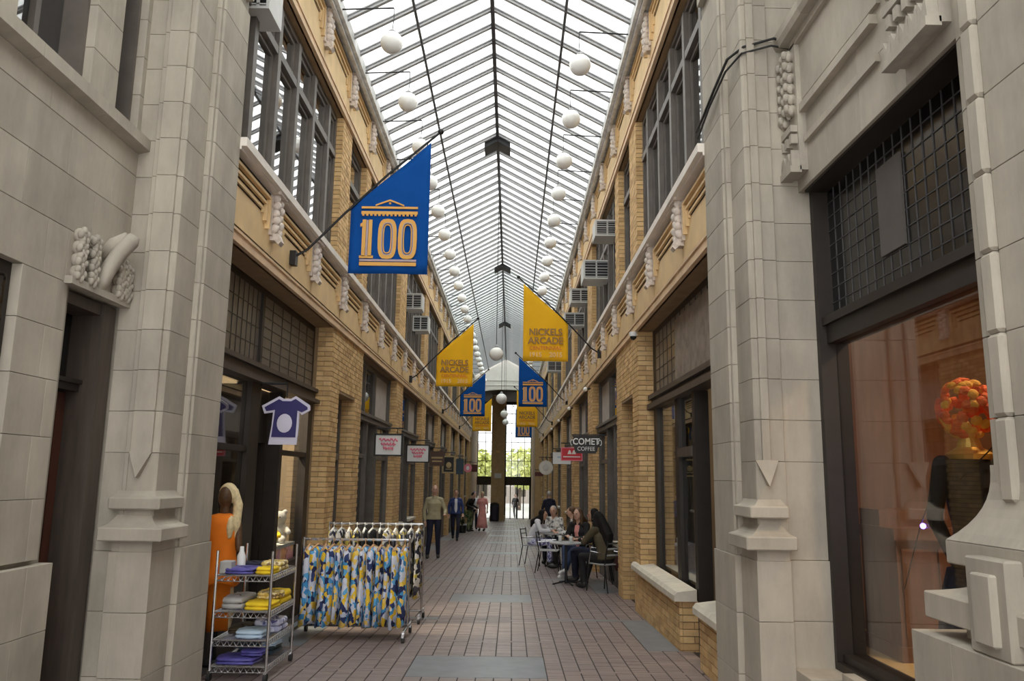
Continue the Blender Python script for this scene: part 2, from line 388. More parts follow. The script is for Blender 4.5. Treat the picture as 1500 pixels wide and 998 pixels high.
def corbel_meshes():
    b = MB().box(-.03, .0, -.10, .10, -.42, 0).box(-.11, -.0, -.11, .11, -.03, 0)
    b.prism([(-.02, -.36), (-.09, -.40), (-.12, -.47), (-.09, -.50), (-.05, -.46), (0, -.46), (0, -.36)], 1, -.05, .05)
    e = MB()
    for q, yy in enumerate((-.055, .055)):
        for i in range(5): e.ell((-.05 - .012 * (i % 2), yy, -.06 - .072 * i - .02 * q), (.045, .042 - .003 * i, .046), 8, 6)
    return b.mesh('corbel', ['corbel_stone']), e.mesh('husk_drop', ['corbel_stone'], True)
CORB = corbel_meshes()
WALL = {}
def wall_side(s, nm):
    core = MB(s)
    piers = [(10.8, 11.32), (12.5, 13.05)] + [(BAYS[k][1], BAYS[k + 1][0]) for k in range(NB - 1)] + [(BAYS[-1][1], Y_END + .4)]
    upiers = [(10.73, 11.35), (12.6, 13.05)] + piers[2:]
    for a, b in piers: core.box(DW, 2.50, a, b, -2, HEAD)
    for a, b in upiers: core.box(DW, 2.45, a, b, LEDGE0, UHEAD)
    core.box(DW, 2.45, 11.32, 12.5, 2.66, HEAD)
    core.box(DW, 2.45, 6.5, Y_END, HEAD, LEDGE0); core.box(DW, 2.45, 6.3, Y_END, UHEAD, TOP)
    w = struct('wall_' + nm, core, 'mortar_brick'); WALL[s] = w
    for (a, b) in piers:
        m = MB(s); brick_patch(m, DW, a, b, fz(b) - .05, HEAD); m.build('brick_pier', BR3, w, kind='stuff')
    for (a, b) in upiers:
        m = MB(s); brick_patch(m, DW, a, b, LEDGE1, UHEAD); m.build('brick_pier', BR3, w, kind='stuff')
    m = MB(s); brick_patch(m, DW, 11.32, 12.5, 2.66, HEAD, False); m.build('brick_panel', BR3, w, kind='stuff')
    # bands of terracotta over the openings and under the roof
    for (zt, lo, hi) in ((HEAD, LEDGE0, LEDGE0), (UHEAD, TOP, TOP)):
        y = 6.4 if zt == HEAD else 6.1
        while y < Y_END:
            y2 = min(y + 3 * P, Y_END)
            m = MB(s).box(DW - .045, DW + .02, y, y2 - .004, zt, zt + .11).box(DW - .06, DW, y, y2 - .004, zt + .085, zt + .11); m.build('trim_band', 'terracotta_trim', w); y = y2
        MB(s).box(DW - .004, DW + .01, 6.3, Y_END, zt + .11, zt + .165).build('shade_strip', 'painted_shade', w)  # dark strip deepens the shade between trim and panel by colour
        k = 0
        while True:
            a = 7.76 - P + P * k; b = a + P
            if a > Y_END - .3: break
            a2, b2 = max(a, 6.2), min(b, Y_END)
            m = MB(s).box(DW - .018, DW + .01, a2 + .004, b2 - .004, zt + .165, lo - (.0 if zt == HEAD else .0))
            if zt == HEAD: u_moulding(m, a, b, lo - .10, zt + .38, DW - .018)
            else: u_moulding(m, a, b, lo - .06, zt + .38, DW - .018)
            pn = m.build('panel', 'terracotta_panel', w)
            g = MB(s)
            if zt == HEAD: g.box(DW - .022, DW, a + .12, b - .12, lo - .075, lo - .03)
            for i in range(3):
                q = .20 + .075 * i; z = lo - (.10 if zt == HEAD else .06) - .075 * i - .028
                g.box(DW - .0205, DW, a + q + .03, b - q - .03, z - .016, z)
            g.build('shade_strip', 'painted_shade', pn)  # shade under the ledge and mouldings, painted as dark strips
            if b < Y_END:
                for me, p in ((CORB[0], None), (CORB[1], 1)):
                    pass
                o = bpy.data.objects.new('corbel', CORB[0]); COL.objects.link(o); o.parent = w
                zc = LEDGE0 if zt == HEAD else TOP - .02
                o.location = (CX + s * (DW - .018), b, zc); o.scale = (s, 1.1, 1.08)
                h = bpy.data.objects.new('husk_drop', CORB[1]); COL.objects.link(h); h.parent = o
            k += 1
    # ledge under the upper windows, in lengths
    y = 6.52
    while y < Y_END:
        y2 = min(y + 2 * P, Y_END); MB(s).box(DW - .145, DW + .03, y, y2 - .004, LEDGE0, LEDGE1).box(DW - .10, DW, y, y2 - .004, LEDGE0 - .03, LEDGE0).build('window_ledge', 'ledge_stone', w); y = y2
    # painted gutter beam under the glass
    y = 0.0
    while y < Y_END:
        y2 = min(y + 2 * P, Y_END)
        MB(s).box(1.93, DW + .3, y, y2 - .006, TOP, TOP + .05).box(1.90, 1.95, y, y2 - .006, TOP - .02, TOP + .15).box(1.955, 2.0, y, y2 - .006, TOP - .06, TOP).build('gutter_beam', 'eave_paint', w); y = y2
    MB(s).box(DW - .05, DW + .01, 5.6, Y_END, TOP - .05, TOP - .001).build('cornice_shade', 'roof_iron', w)  # dark strip painted in as the shade below the gutter
wall_side(-1, 'left'); wall_side(1, 'right')

# ---- rooms behind the walls (dark shops below, offices above)
for s, nm in ((-1, 'left'), (1, 'right')):
    m = MB(s)
    m.box(5.0, 5.15, 5.9, 58, -2, 7.6); m.box(2.46, 5.0, 6.3, 48, 3.6, 4.3); m.box(2.13, 5.0, 5.9, 48, 7.36, 7.44); m.box(2.46, 5.0, 48.0, 48.1, -2, 7.4)
    m.box(2.46, 5.0, 6.2, 6.3, (-1 if s < 0 else 3.76), 7.4)
    for y in ([11.25] if s < 0 else [11.25, 7.05]) + [b[0] - .5 for b in BAYS]: m.box(2.52 if y > 8 else 2.75, 5.0, y - .06, y + .06, -2, 7.4)
    struct('wall_shops_' + nm, m, 'interior_wall')

# ---- upper windows
WN = [0]; DN = [0]
def nextwin(): WN[0] += 1; return 'window_%d' % WN[0]
def nextdoor(): DN[0] += 1; return 'door_%d' % DN[0]
def upper_window(s, y0, y1, cuts, pane='pane_mirror', d=2.24, z0=LEDGE1, z1=UHEAD, tr=6.0):
    w = sempty(nextwin()); F = 'frame_taupe'
    MB(s).box(d - .03, d + .08, y0, y0 + .07, z0, z1).box(d - .03, d + .08, y1 - .07, y1, z0, z1).box(d - .03, d + .08, y0 + .07, y1 - .07, z1 - .08, z1).box(d - .05, d + .08, y0 + .07, y1 - .07, z0, z0 + .07).build('window_frame', F, w)
    e = [y0 + .035] + list(cuts) + [y1 - .035]
    for c in cuts: MB(s).box(d - .055, d + .07, c - .05, c + .05, z0 + .07, z1 - .08).build('mullion', F, w)
    for i in range(len(e) - 1):
        a = e[i] + (.05 if i else .035); b = e[i + 1] - (.05 if i < len(e) - 2 else .035)
        if tr:
            MB(s).box(d - .05, d + .06, a, b, tr - .045, tr + .045).build('transom_bar', F, w)
            spans = ((z0 + .07, tr - .045), (tr + .045, z1 - .08))
        else: spans = ((z0 + .07, z1 - .08),)
        for (p, q) in spans:
            t = .05
            MB(s).box(d, d + .045, a, a + t, p, q).box(d, d + .045, b - t, b, p, q).box(d, d + .045, a + t, b - t, p, p + t).box(d, d + .045, a + t, b - t, q - t, q).build('sash', F, w)
            MB(s).box(d + .02, d + .026, a + t, b - t, p + t, q - t).build('pane', pane, w)
    return w
PROTO = {}
for s in (-1, 1):
    PM = 'pane_mirror' if s < 0 else 'pane_dark'
    upper_window(s, 6.25, 10.73, (7.15, 7.9, 8.64, 9.4, 10.2), PM)
    upper_window(s, 11.35, 12.6, (), PM)
    w0 = upper_window(s, BAYS[0][0], BAYS[0][1], tuple(BAYS[0][0] + 3.95 * i / 5 for i in range(1, 5)), PM)
    for k in range(1, NB):
        r = dup(w0, (0, BAY * k, 0)); r.name = nextwin()

# curtain walls of the offices seen through the glass
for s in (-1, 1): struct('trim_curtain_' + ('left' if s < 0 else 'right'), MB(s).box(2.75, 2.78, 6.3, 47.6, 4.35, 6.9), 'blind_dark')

# ---- ordinary shop fronts (bays 0..6), one built per side and copied down the slope
def shopfront(s, y0, y1, frame, dd):
    w = sempty(nextwin()); d = 2.30
    L = y1 - y0; a1 = y0 + .34 * L; a2 = y0 + .60 * L       # door between a1 and a2
    zb = -1.45
    MB(s).box(d - .05, d + .1, y0, y0 + .09, zb, HEAD).box(d - .05, d + .1, y1 - .09, y1, zb, HEAD).box(d - .02, d + .1, y0 + .09, y1 - .09, HEAD - .09, HEAD).build('shop_frame', frame, w)
    MB(s).box(d - .10, d + .1, y0 + .09, y1 - .09, 2.44, 2.56).box(d - .13, d - .05, y0 + .09, y1 - .09, 2.53, 2.58).build('signboard_rail', frame, w)
    for c in (a1, a2): MB(s).box(d - .06, d + .1, c - .06, c + .06, zb, 2.44).build('post', frame, w)
    for c in (a1 - .25, a2 - .2): MB(s).box(d - .04, d + .06, c - .03, c + .03, 2.58, HEAD - .09).build('mullion', frame, w)
    ed = [y0 + .09, a1 - .25, a2 - .2, y1 - .09]
    for i, mt in enumerate(('blind', 'pane_dark', 'blind')):
        MB(s).box(d + .015, d + .03, ed[i] + .03, ed[i + 1] - .03, 2.58, HEAD - .09).build('blind' if mt == 'blind' else 'pane', mt, w)
    for (p, q) in ((y0 + .09, a1 - .06), (a2 + .06, y1 - .09)):
        MB(s).box(d - .04, d + .1, p, q, zb, .68 - SL * y0).build('stall_riser', frame, w)
        MB(s).box(d - .12, d + .1, p, q, .68 - SL * y0, .74 - SL * y0).build('sill', 'sill_stone', w)
        MB(s).box(d + .01, d + .018, p, q, .74 - SL * y0, 1.82).build('pane', 'pane_dark', w)
        MB(s).box(d - .03, d + .05, p, q, 1.80, 1.87).build('transom_bar', frame, w)
        MB(s).box(d + .01, d + .018, p, q, 1.87, 2.44).build('pane', 'pane_dark', w)
    dr = MB(s).box(d + .25, d + .30, a1 + .06, a1 + .18, zb, 1.75).box(d + .25, d + .30, a2 - .18, a2 - .06, zb, 1.75).box(d + .25, d + .30, a1 + .18, a2 - .18, 1.6, 1.75).box(d + .25, d + .30, a1 + .18, a2 - .18, zb, .35 - SL * y0).build('door_leaf', dd, w)
    MB(s).box(d + .27, d + .276, a1 + .18, a2 - .18, .35 - SL * y0, 1.6).build('door_pane', 'pane_dark', dr)
    MB(s).tube([(d + .21, a1 + .15, .95 - SL * y0), (d + .21, a1 + .15, 1.2 - SL * y0)], .012, 6).build('door_handle', 'chrome', dr)
    MB(s).box(d + .2, d + .3, a1 + .06, a2 - .06, 1.75, 1.85).build('door_head', frame, w)
    MB(s).box(d + .25, d + .256, a1 + .06, a2 - .06, 1.85, 2.44).build('pane', 'pane_dark', w)
    return w
for s, fr, dd in ((-1, 'frame_taupe', 'frame_dark'), (1, 'frame_taupe', 'frame_dark')):
    w0 = shopfront(s, BAYS[0][0], BAYS[0][1], fr, dd)
    for k in range(1, NB):
        r = dup(w0, (0, BAY * k, -.0)); r.name = nextwin()
# narrow doors between the brick piers
for s in (-1, 1):
    w = sempty(nextdoor()); d = 2.36; y0, y1 = 11.32, 12.5
    MB(s).box(d - .04, d + .06, y0, y0 + .08, -.5, 2.66).box(d - .04, d + .06, y1 - .08, y1, -.5, 2.66).box(d - .04, d + .06, y0 + .08, y1 - .08, 2.58, 2.66).box(d - .06, d + .06, y0 + .08, y1 - .08, 1.72, 1.82).build('door_frame', 'frame_taupe' if s < 0 else 'frame_dark', w)
    lf = MB(s).box(d, d + .045, y0 + .09, y1 - .09, -.33, 1.71).box(d - .012, d, y0 + .2, y1 - .2, -.1, .55).box(d - .012, d, y0 + .2, y1 - .2, .72, 1.55).build('door_leaf', 'wood_red' if s < 0 else 'frame_dark', w)
    MB(s).ell((d - .05, y0 + .16, .65), .03, 8, 6).build('door_knob', 'gold_trim', lf)
    MB(s).box(d + .01, d + .018, y0 + .08, y1 - .08, 1.82, 2.58).build('pane', 'pane_dark', w)
    if s < 0:
        for yy, zz in ((11.62, 1.02), (11.95, .98), (11.95, 1.22)): MB(s).box(d - .016, d - .013, yy, yy + .16, zz, zz + .19).build('paper_notice', 'white_paint', lf)
        MB(s).box(DW - .03, d, y0, y1, -.35, -.28).build('door_step', 'ledge_stone', w)

# ---- the two big shop fronts next to the stone piers
def leaded(w, s, d, y0, y1, z0, z1, nv, nh, m='old_glass', bar='leaded'):
    MB(s).box(d, d + .01, y0, y1, z0, z1).build('leaded_pane', m, w)
    for i in range(1, nv):
        yy = y0 + (y1 - y0) * i / nv; MB(s).box(d - .007, d, yy - .004, yy + .004, z0, z1).build('lead_bar', bar, w)
    for i in range(1, nh):
        zz = z0 + (z1 - z0) * i / nh; MB(s).box(d - .007, d, y0, y1, zz - .004, zz + .004).build('lead_bar', bar, w)
F = 'frame_dark'
# left: T-shirt shop
s = -1; w = sempty(nextwin()); d = 2.37
MB(s).box(d - .12, d + .1, 6.4, 10.8, 2.45, 2.50).box(d - .05, d + .1, 6.4, 10.8, 2.50, 2.62).box(d - .09, d + .1, 6.4, 10.8, 2.60, 2.65).build('signboard_rail', 'wood_jamb', w)
MB(s).box(d, d + .1, 10.72, 10.8, -.4, HEAD).box(d, d + .1, 6.4, 10.72, 3.44, HEAD).build('shop_frame', F, w)
leaded(w, s, d, 6.4, 8.42, 2.65, 3.44, 14, 4); MB(s).box(d - .03, d + .05, 8.40, 8.47, 2.65, 3.44).build('mullion', F, w); leaded(w, s, d, 8.47, 10.72, 2.65, 3.44, 6, 7)
for a, b in ((8.18, 8.50), (9.30, 9.42), (10.52, 10.72)): MB(s).box(d - .04, d + .12, a, b, -.4, 2.45).build('post', F, w)
MB(s).box(d + .01, d + .018, 6.4, 8.18, .42, 2.45).build('pane', 'pane', w); MB(s).box(d + .01, d + .018, 9.42, 10.52, .45, 2.45).build('pane', 'pane_display', w)
MB(s).box(d - .03, d + .06, 6.4, 8.18, 1.72, 1.78).build('transom_bar', F, w); MB(s).box(d - .03, d + .06, 9.42, 10.52, 1.72, 1.78).build('transom_bar', F, w)
MB(s).box(d - .05, d + .1, 6.4, 8.18, -.4, .42).build('stall_riser', F, w); MB(s).box(d - .05, d + .1, 9.42, 10.52, -.4, .45).build('stall_riser', F, w)
dw = sempty(nextdoor())
lf = MB(s).box(3.1, 3.15, 8.5, 9.3, -.25, 1.85).build('door_leaf', 'frame_dark', dw); MB(s).box(2.5, 3.15, 8.44, 8.5, -.3, 2.45).box(2.5, 3.15, 9.3, 9.36, -.3, 2.45).box(2.5, 3.15, 8.5, 9.3, 1.85, 2.45).build('door_frame', 'frame_dark', dw)
MB(s).box(3.07, 3.1, 8.6, 8.65, .7, 1.0).build('door_handle', 'chrome', lf)
# right: shop with brick stall risers and a recessed door
s = 1; w = sempty(nextwin()); d = 2.33
MB(s).box(d - .10, d + .1, 6.4, 10.8, 2.43, 2.50).box(d - .04, d + .1, 6.4, 10.8, 2.50, 2.58).box(d - .09, d + .1, 6.4, 10.8, 2.56, 2.62).build('signboard_rail', 'wood_jamb', w)
MB(s).box(d, d + .1, 10.6, 10.8, -.4, HEAD).box(d, d + .1, 6.4, 10.6, 3.44, HEAD).build('shop_frame', F, w)
leaded(w, s, d, 6.4, 10.6, 2.62, 3.44, 16, 5)
MB(s).box(d - .016, d - .010, 6.4, 9.3, 2.62, 3.38).build('backing_board', 'old_paper', w)
for a, b in ((10.45, 10.6), (9.12, 9.3), (8.30, 8.42), (7.42, 7.52)): MB(s).box(d - .03, d + .12, a, b, -.4, 2.43).build('post', F, w)
MB(s).box(d + .01, d + .018, 9.3, 10.45, .40, 2.43).build('pane', 'pane', w); MB(s).box(d + .01, d + .018, 8.42, 9.12, .40, 1.75).build('pane', 'pane', w)
MB(s).box(d + .01, d + .018, 8.42, 9.12, 1.85, 2.43).build('pane', 'pane_dark', w); MB(s).box(d - .05, d + .08, 8.42, 9.12, 1.75, 1.85).build('transom_bar', 'wood_jamb', w)
MB(s).box(d + .01, d + .018, 6.4, 7.42, .40, 1.7).build('pane', 'pane', w); MB(s).box(d + .01, d + .018, 6.4, 7.42, 1.78, 2.43).build('pane', 'pane_dark', w); MB(s).box(d - .03, d + .05, 6.4, 7.42, 1.7, 1.78).build('transom_bar', 'wood_jamb', w)
dw = sempty(nextdoor())
lf = MB(s).box(d + .3, d + .345, 7.52, 7.64, -.2, 1.8).box(d + .3, d + .345, 8.18, 8.30, -.2, 1.8).box(d + .3, d + .345, 7.64, 8.18, 1.62, 1.8).box(d + .3, d + .345, 7.64, 8.18, -.2, .1).build('door_leaf', F, dw)
MB(s).box(d + .32, d + .326, 7.64, 8.18, .1, 1.62).build('door_pane', 'pane', lf); MB(s).tube([(d + .26, 8.23, .7), (d + .26, 8.23, 1.1)], .014, 6).build('door_handle', 'chrome', lf)
MB(s).box(d + .28, d + .36, 7.52, 8.3, 1.8, 1.9).build('door_head', F, dw); MB(s).box(d + .3, d + .31, 7.52, 8.3, 1.9, 2.43).build('pane', 'pane_dark', dw)
def riser(s, y0, y1, d0, d1, zt):
    g = MB(s).box(d0 + .012, d1, y0 + .012, y1 - .012, -.45, zt).build('stall_riser', 'mortar_brick', w)
    me = {}
    z = zt - .003; r = 0
    while z > -.35:
        yy = y0 - (.11 if r % 2 else 0)
        while yy < y1:
            a, b = max(yy, y0), min(yy + .205, y1)
            if b - a > .03: MB(s).box(d0 + rb.uniform(-.002, .002), d0 + .03, a, b, z - .06, z).build('brick', rb.choice(BR3), g)
            yy += .215
        dd = d0 + .034 - (.09 if r % 2 else 0)
        while dd < d1:
            a, b = max(dd, d0 + .034), min(dd + .2, d1)
            if b - a > .03:
                MB(s).box(a, b, y0 - .004, y0 + .03, z - .06, z).build('brick', rb.choice(BR3), g)
            dd += .21
        z -= .069; r += 1
    y = y0 - .04
    n = max(1, round((y1 - y0) / .75))
    for i in range(n):
        a = y0 - .05 + (y1 - y0 + .05) * i / n; b = y0 - .05 + (y1 - y0 + .05) * (i + 1) / n - .004
        MB(s).prism([(d0 - .06, zt), (d0 - .06, zt + .055), (d0 - .03, zt + .09), (d1 - .02, zt + .115), (d1 - .02, zt)], 1, a, b).build('sill_stone', 'sill_stone', w)
riser(1, 8.36, 11.25, 2.11, 2.30, .28); riser(1, 6.35, 7.50, 2.11, 2.30, .30)
# ================================================================== STONE PORTAL next to the entrance
def block(par, s, d0, d1, y0, y1, z0, z1, name='stone_block', m='stone', g=.0016, bw=.002):
    o = MB(s).box(d0, d1, y0 + g, y1 - g, z0 + g, z1 - g).build(name, m, par)
    if bw: bevel(o, bw)
    return o
def yblock(par, s, d0, d1, y0, y1, z0, z1, m='stone', g=.0016):
    o = MB(s).box(d0 + g, d1 - g, y0, y1, z0 + g, z1 - g).build('stone_block', m, par); bevel(o, .002); return o
COUR = [1.34 + .292 * i for i in range(0, 16)]
for s, nm, dw, dpil in ((-1, 'left', 2.46, 2.36), (1, 'right', 2.58, 2.27)):
    pier = struct('wall_pier_' + nm, MB(s).box(2.05, 2.62, 5.96, 6.52, -.4, 7.4).box(2.10, 2.62, 5.63, 6.4, -.4, 7.4), 'stone_joint')
    # base courses
    for z0, z1 in ((-.45, .14), (.14, .56), (.56, .96)):
        block(pier, s, 2.02, 2.3, 5.93, 6.53, z0, z1)                         # arcade face
        block(pier, s, 2.065, 2.3, 5.55, 5.926, z0, z1)
        (block(pier, s, 2.30, dpil, 5.55, 5.9, z0, z1) if dpil > 2.31 else None); yblock(pier, s, max(dpil, 2.30), dw + .03, 5.60, 6.0, z0, z1)
    # shaft courses
    zz = [.96] + [1.34 + .292 * i for i in range(1, 16)]
    for i in range(len(zz) - 1):
        z0, z1 = zz[i], zz[i + 1]
        h0 = z0 if i == 0 else z0 - .14; h1 = z1 - .14
        o = MB(s).prism([(2.035, 5.985), (2.035, 6.53), (2.3, 6.53), (2.3, 5.95), (2.07, 5.95)], 2, h0 + .0016, h1 - .0016).build('stone_block', 'stone', pier); bevel(o, .002)
        o = MB(s).prism([(2.095, 5.60), (2.095, 5.955), (2.3, 5.955), (2.3, 5.59), (2.11, 5.585)], 2, z0 + .0016, z1 - .0016).build('stone_block', 'stone', pier); bevel(o, .002)
        yblock(pier, s, dpil - .03, dw + .03, 5.62, 6.0, z0, z1)
        # recessed panel of the pilaster between two plain edge strips
        if z0 > 1.2:
            yblock(pier, s, 2.135, dpil - .075, 5.56, 5.65, z0, z1)
        yblock(pier, s, 2.30 if z0 < 1.2 else dpil - .07, dpil - .03, 5.59, 5.7, z0, z1)
    MB(s).box(2.0, 2.62, 5.55, 6.5, 5.7, 7.4).build('stone_mass', 'stone', pier)
    # pilaster base: two slabs with a hollow between them and a chevron stop above
    def slab(za, zb, o_):
        q = MB(s).box(2.06 - o_, dpil + o_ * .6, 5.55 - o_, 5.93 , za, zb).build('base_slab', 'stone', pier); bevel(q, .008); return q
    slab(1.245, 1.325, .035); slab(1.035, 1.125, .085)
    def skirt(z0, o0, z1, o1, n_=6):
        m = MB(s)
        for i in range(n_):
            t0, t1 = i / n_, (i + 1) / n_
            c = lambda t: o0 + (o1 - o0) * (t ** .55)
            a, b = c(t0), c(t1); za = z0 + (z1 - z0) * t0; zb = z0 + (z1 - z0) * t1
            m.hexa([(2.075 - a, 5.56 - a, za), (dpil + a * .6, 5.56 - a, za), (dpil + a * .6, 5.93, za), (2.075 - a, 5.93, za),
                    (2.075 - b, 5.56 - b, zb), (dpil + b * .6, 5.56 - b, zb), (dpil + b * .6, 5.93, zb), (2.075 - b, 5.93, zb)])
        return m.build('base_moulding', 'stone', pier)
    skirt(1.125, .08, 1.205, -.03); skirt(1.205, -.035, 1.245, -.035); block(pier, s, 2.075, 2.3, 5.57, 5.95, .955, 1.04, 'base_block'); skirt(1.325, .03, 1.37, -.02); skirt(.96, -.015, 1.035, -.015)
    xm = (2.13 + dpil - .07) / 2
    k = MB(s); k.add([(xm - .08, 5.558, 1.64), (xm + .08, 5.558, 1.64), (xm, 5.52, 1.46), (xm, 5.60, 1.63), (xm, 5.60, 1.47)], [(0, 1, 2), (0, 3, 1), (0, 2, 4, 3), (1, 3, 4, 2)]); k.build('chevron_stop', 'stone', pier)

# ---- left: ashlar wall with a doorway, a carved corbel and windows over a ledge
wl = struct('wall_portal_left', MB(-1).box(2.50, 2.95, -3, 4.40 - .9, -.4, 3.9).box(2.50, 2.95, 4.44, 4.98, -.4, 2.68).box(2.50, 2.95, -3, 5.62, 2.72, 3.9).box(2.50, 2.95, -3, 5.7, 5.8, 7.4), 'stone_joint')
dl = 2.46
zs = [.97, 1.33, 1.70, 2.05, 2.37, 2.68]
for i in range(5):
    z0, z1 = zs[i], zs[i + 1]
    c = 4.70 if i % 2 else 4.78
    block(wl, -1, dl, 2.9, 4.42, c, z0, z1); block(wl, -1, dl, 2.9, c, 4.90, z0, z1)
for z0, z1 in ((-.45, .12), (.12, .55), (.55, .945)):
    c = 4.66 if z0 < .2 and z0 > 0 else 4.74
    block(wl, -1, dl - .04, 2.9, 4.40, c, z0, z1); block(wl, -1, dl - .04, 2.9, c, 5.0, z0, z1)
    block(wl, -1, dl - .04, 2.9, 2.6, 3.5, z0, z1)
for i in range(5): block(wl, -1, dl, 2.9, 2.7, 3.5, zs[i], zs[i + 1])
cuts = {0: [2.6, 3.3, 4.1, 4.62, 4.85, 5.62], 1: [2.6, 3.7, 4.35, 5.1, 5.62], 2: [2.6, 3.2, 3.95, 4.75, 5.3, 5.62], 3: [2.6, 3.6, 4.5, 5.62]}
zc = [2.68, 3.02, 3.36, 3.68, 3.86]
for i in range(4):
    c = cuts[i]
    for a, b in zip(c[:-1], c[1:]): block(wl, -1, dl, 2.9, a, b, zc[i], zc[i + 1])
for a, b in ((2.6, 3.4), (3.4, 4.25), (4.25, 5.0), (5.0, 5.66)):
    o = MB(-1).prism([(dl - .085, 3.88), (dl - .085, 3.965), (dl - .06, 3.985), (2.75, 4.03), (2.75, 3.86), (dl, 3.86)], 1, a, b - .004).build('window_ledge', 'stone', wl)
# window piers of the floor above
for z0 in [4.0 + .31 * i for i in range(6)]:
    yblock(wl, -1, dl, 2.62, 4.89, 5.06, z0, z0 + .31); yblock(wl, -1, dl + .0, 2.62, 5.06, 5.23, z0, z0 + .31)
    yblock(wl, -1, dl, 2.9, 5.56, 5.72, z0, z0 + .31); yblock(wl, -1, dl, 2.62, 3.55, 4.1, z0, z0 + .31)
for y0, y1 in ((4.1, 4.89), (5.23, 5.56), (2.6, 3.55)):
    w = sempty(nextwin()); d = 2.66
    MB(-1).box(d - .02, d + .08, y0, y0 + .05, 3.98, 5.86).box(d - .14, d + .08, y1 - .03, y1, 3.98, 5.86).box(d - .02, d + .08, y0 + .05, y1 - .03, 3.98, 4.06).build('window_frame', 'frame_taupe', w)
    MB(-1).box(d + .02, d + .026, y0 + .05, y1 - .03, 4.06, 5.86).build('pane', 'pane_mirror', w)
    if y1 - y0 > .6: MB(-1).box(d - .02, d + .08, y0 + .42, y0 + .47, 4.06, 5.86).build('mullion', 'frame_taupe', w)
# doorway
w = sempty(nextdoor()); d = 2.70
MB(-1).box(2.50, d + .08, 5.44, 5.60, -.4, 2.66).box(2.55, d + .08, 4.92, 4.97, -.4, 2.66).box(2.52, d + .08, 4.97, 5.44, 2.58, 2.66).build('door_frame', 'wood_jamb', w)
MB(-1).box(d - .08, d + .06, 4.97, 5.44, 2.04, 2.11).box(d - .10, d, 4.97, 5.44, 2.09, 2.12).build('transom_bar', 'frame_dark', w)
lf = MB(-1).box(d, d + .05, 4.98, 5.06, -.2, 2.03).box(d, d + .05, 5.34, 5.43, -.2, 2.03).box(d, d + .05, 5.06, 5.34, 1.9, 2.03).box(d, d + .05, 5.06, 5.34, -.2, .5).build('door_leaf', 'wood_red', w)
MB(-1).box(d + .02, d + .026, 5.06, 5.34, .5, 1.9).build('door_pane', 'pane_dark', lf); MB(-1).box(d + .02, d + .026, 4.97, 5.44, 2.11, 2.58).build('pane', 'pane_dark', w)
MB(-1).tube([(d - .04, 5.02, .85), (d - .04, 5.02, 1.1)], .012, 6).build('door_handle', 'chrome', lf)
w = sempty(nextwin())
MB(-1).box(2.52, 2.58, 3.5, 4.418, .9, 2.68).build('window_frame', 'frame_dark', w); MB(-1).box(2.505, 2.52, 3.6, 4.36, 1.0, 2.60).build('pane', 'pane_dark', w)
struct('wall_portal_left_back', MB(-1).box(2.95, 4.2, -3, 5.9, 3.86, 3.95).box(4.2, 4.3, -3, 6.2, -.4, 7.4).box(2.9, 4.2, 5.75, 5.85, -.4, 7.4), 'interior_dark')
# carved corbel over the doorway
cb = MB(-1).box(dl - .05, dl + .02, 4.85, 5.62, 2.67, 2.72).build('carved_corbel', 'stone_carved', wl)
MB(-1).tube([(dl + .02, 5.22, 2.69), (dl - .03, 5.24, 2.78), (dl - .06, 5.26, 2.88), (dl - .11, 5.28, 2.99), (dl - .17, 5.30, 3.08), (dl - .19, 5.305, 3.12)], [.05, .05, .052, .055, .055, .04], 10, flat=1.25).tube([(dl + .03, 5.30, 2.95), (dl - .06, 5.30, 3.06), (dl - .15, 5.30, 3.10)], [.05, .05, .05], 10).build('scroll', 'stone_carved', cb, True)
for y0, n_ in ((4.93, 4), (5.09, 4), (5.46, 4), (5.56, 3)):
    m = MB(-1)
    for i in range(n_):
        m.ell((dl - .025, y0, 2.76 + .082 * i), (.045, .045, .05), 8, 6)
        for k in range(5):
            an = k * 1.2566 + i; m.ell((dl - .05, y0 + .04 * math.cos(an), 2.755 + .082 * i + .034 * math.sin(an)), (.024, .02, .03), 6, 5)
    m.build('carved_drop', 'stone_carved', cb, True)

# ---- right: big display window under a carved lintel, ledge above, stone pier with moulded foot
wr = struct('wall_portal_right', MB(1).box(2.56, 2.9, 3.3, 5.66, 3.66, 4.76).box(2.56, 3.0, -3, 3.2, -.4, 7.4).box(2.9, 3.0, 3.2, 5.7, 4.8, 7.4), 'stone_joint')
DR = 2.50
for a, b in ((3.45, 3.98), (3.98, 4.55), (4.55, 5.05), (5.05, 5.64)):
    block(wr, 1, DR, 2.72, a, b, 3.62, 3.98, 'lintel_stone'); block(wr, 1, DR, 2.72, a, b, 3.98, 4.30, 'lintel_stone'); block(wr, 1, DR, 2.72, a, b, 4.30, 4.76, 'lintel_stone')
MB(1).box(DR - .03, DR + .02, 4.25, 5.38, 3.92, 3.97).box(DR - .05, DR + .02, 4.25, 5.45, 4.16, 4.22).box(DR - .025, DR + .02, 4.2, 5.45, 4.26, 4.70).box(DR - .06, DR, 3.4, 5.5, 4.70, 4.76).build('lintel_moulding', 'stone', wr)
for a, b in ((3.4, 4.3), (4.3, 5.1), (5.1, 5.86)):
    MB(1).prism([(DR - .12, 4.76), (DR - .14, 4.80), (DR - .14, 4.87), (DR - .1, 4.90), (2.8, 4.93), (2.8, 4.76)], 1, a, b - .004).build('window_ledge', 'stone', wr)
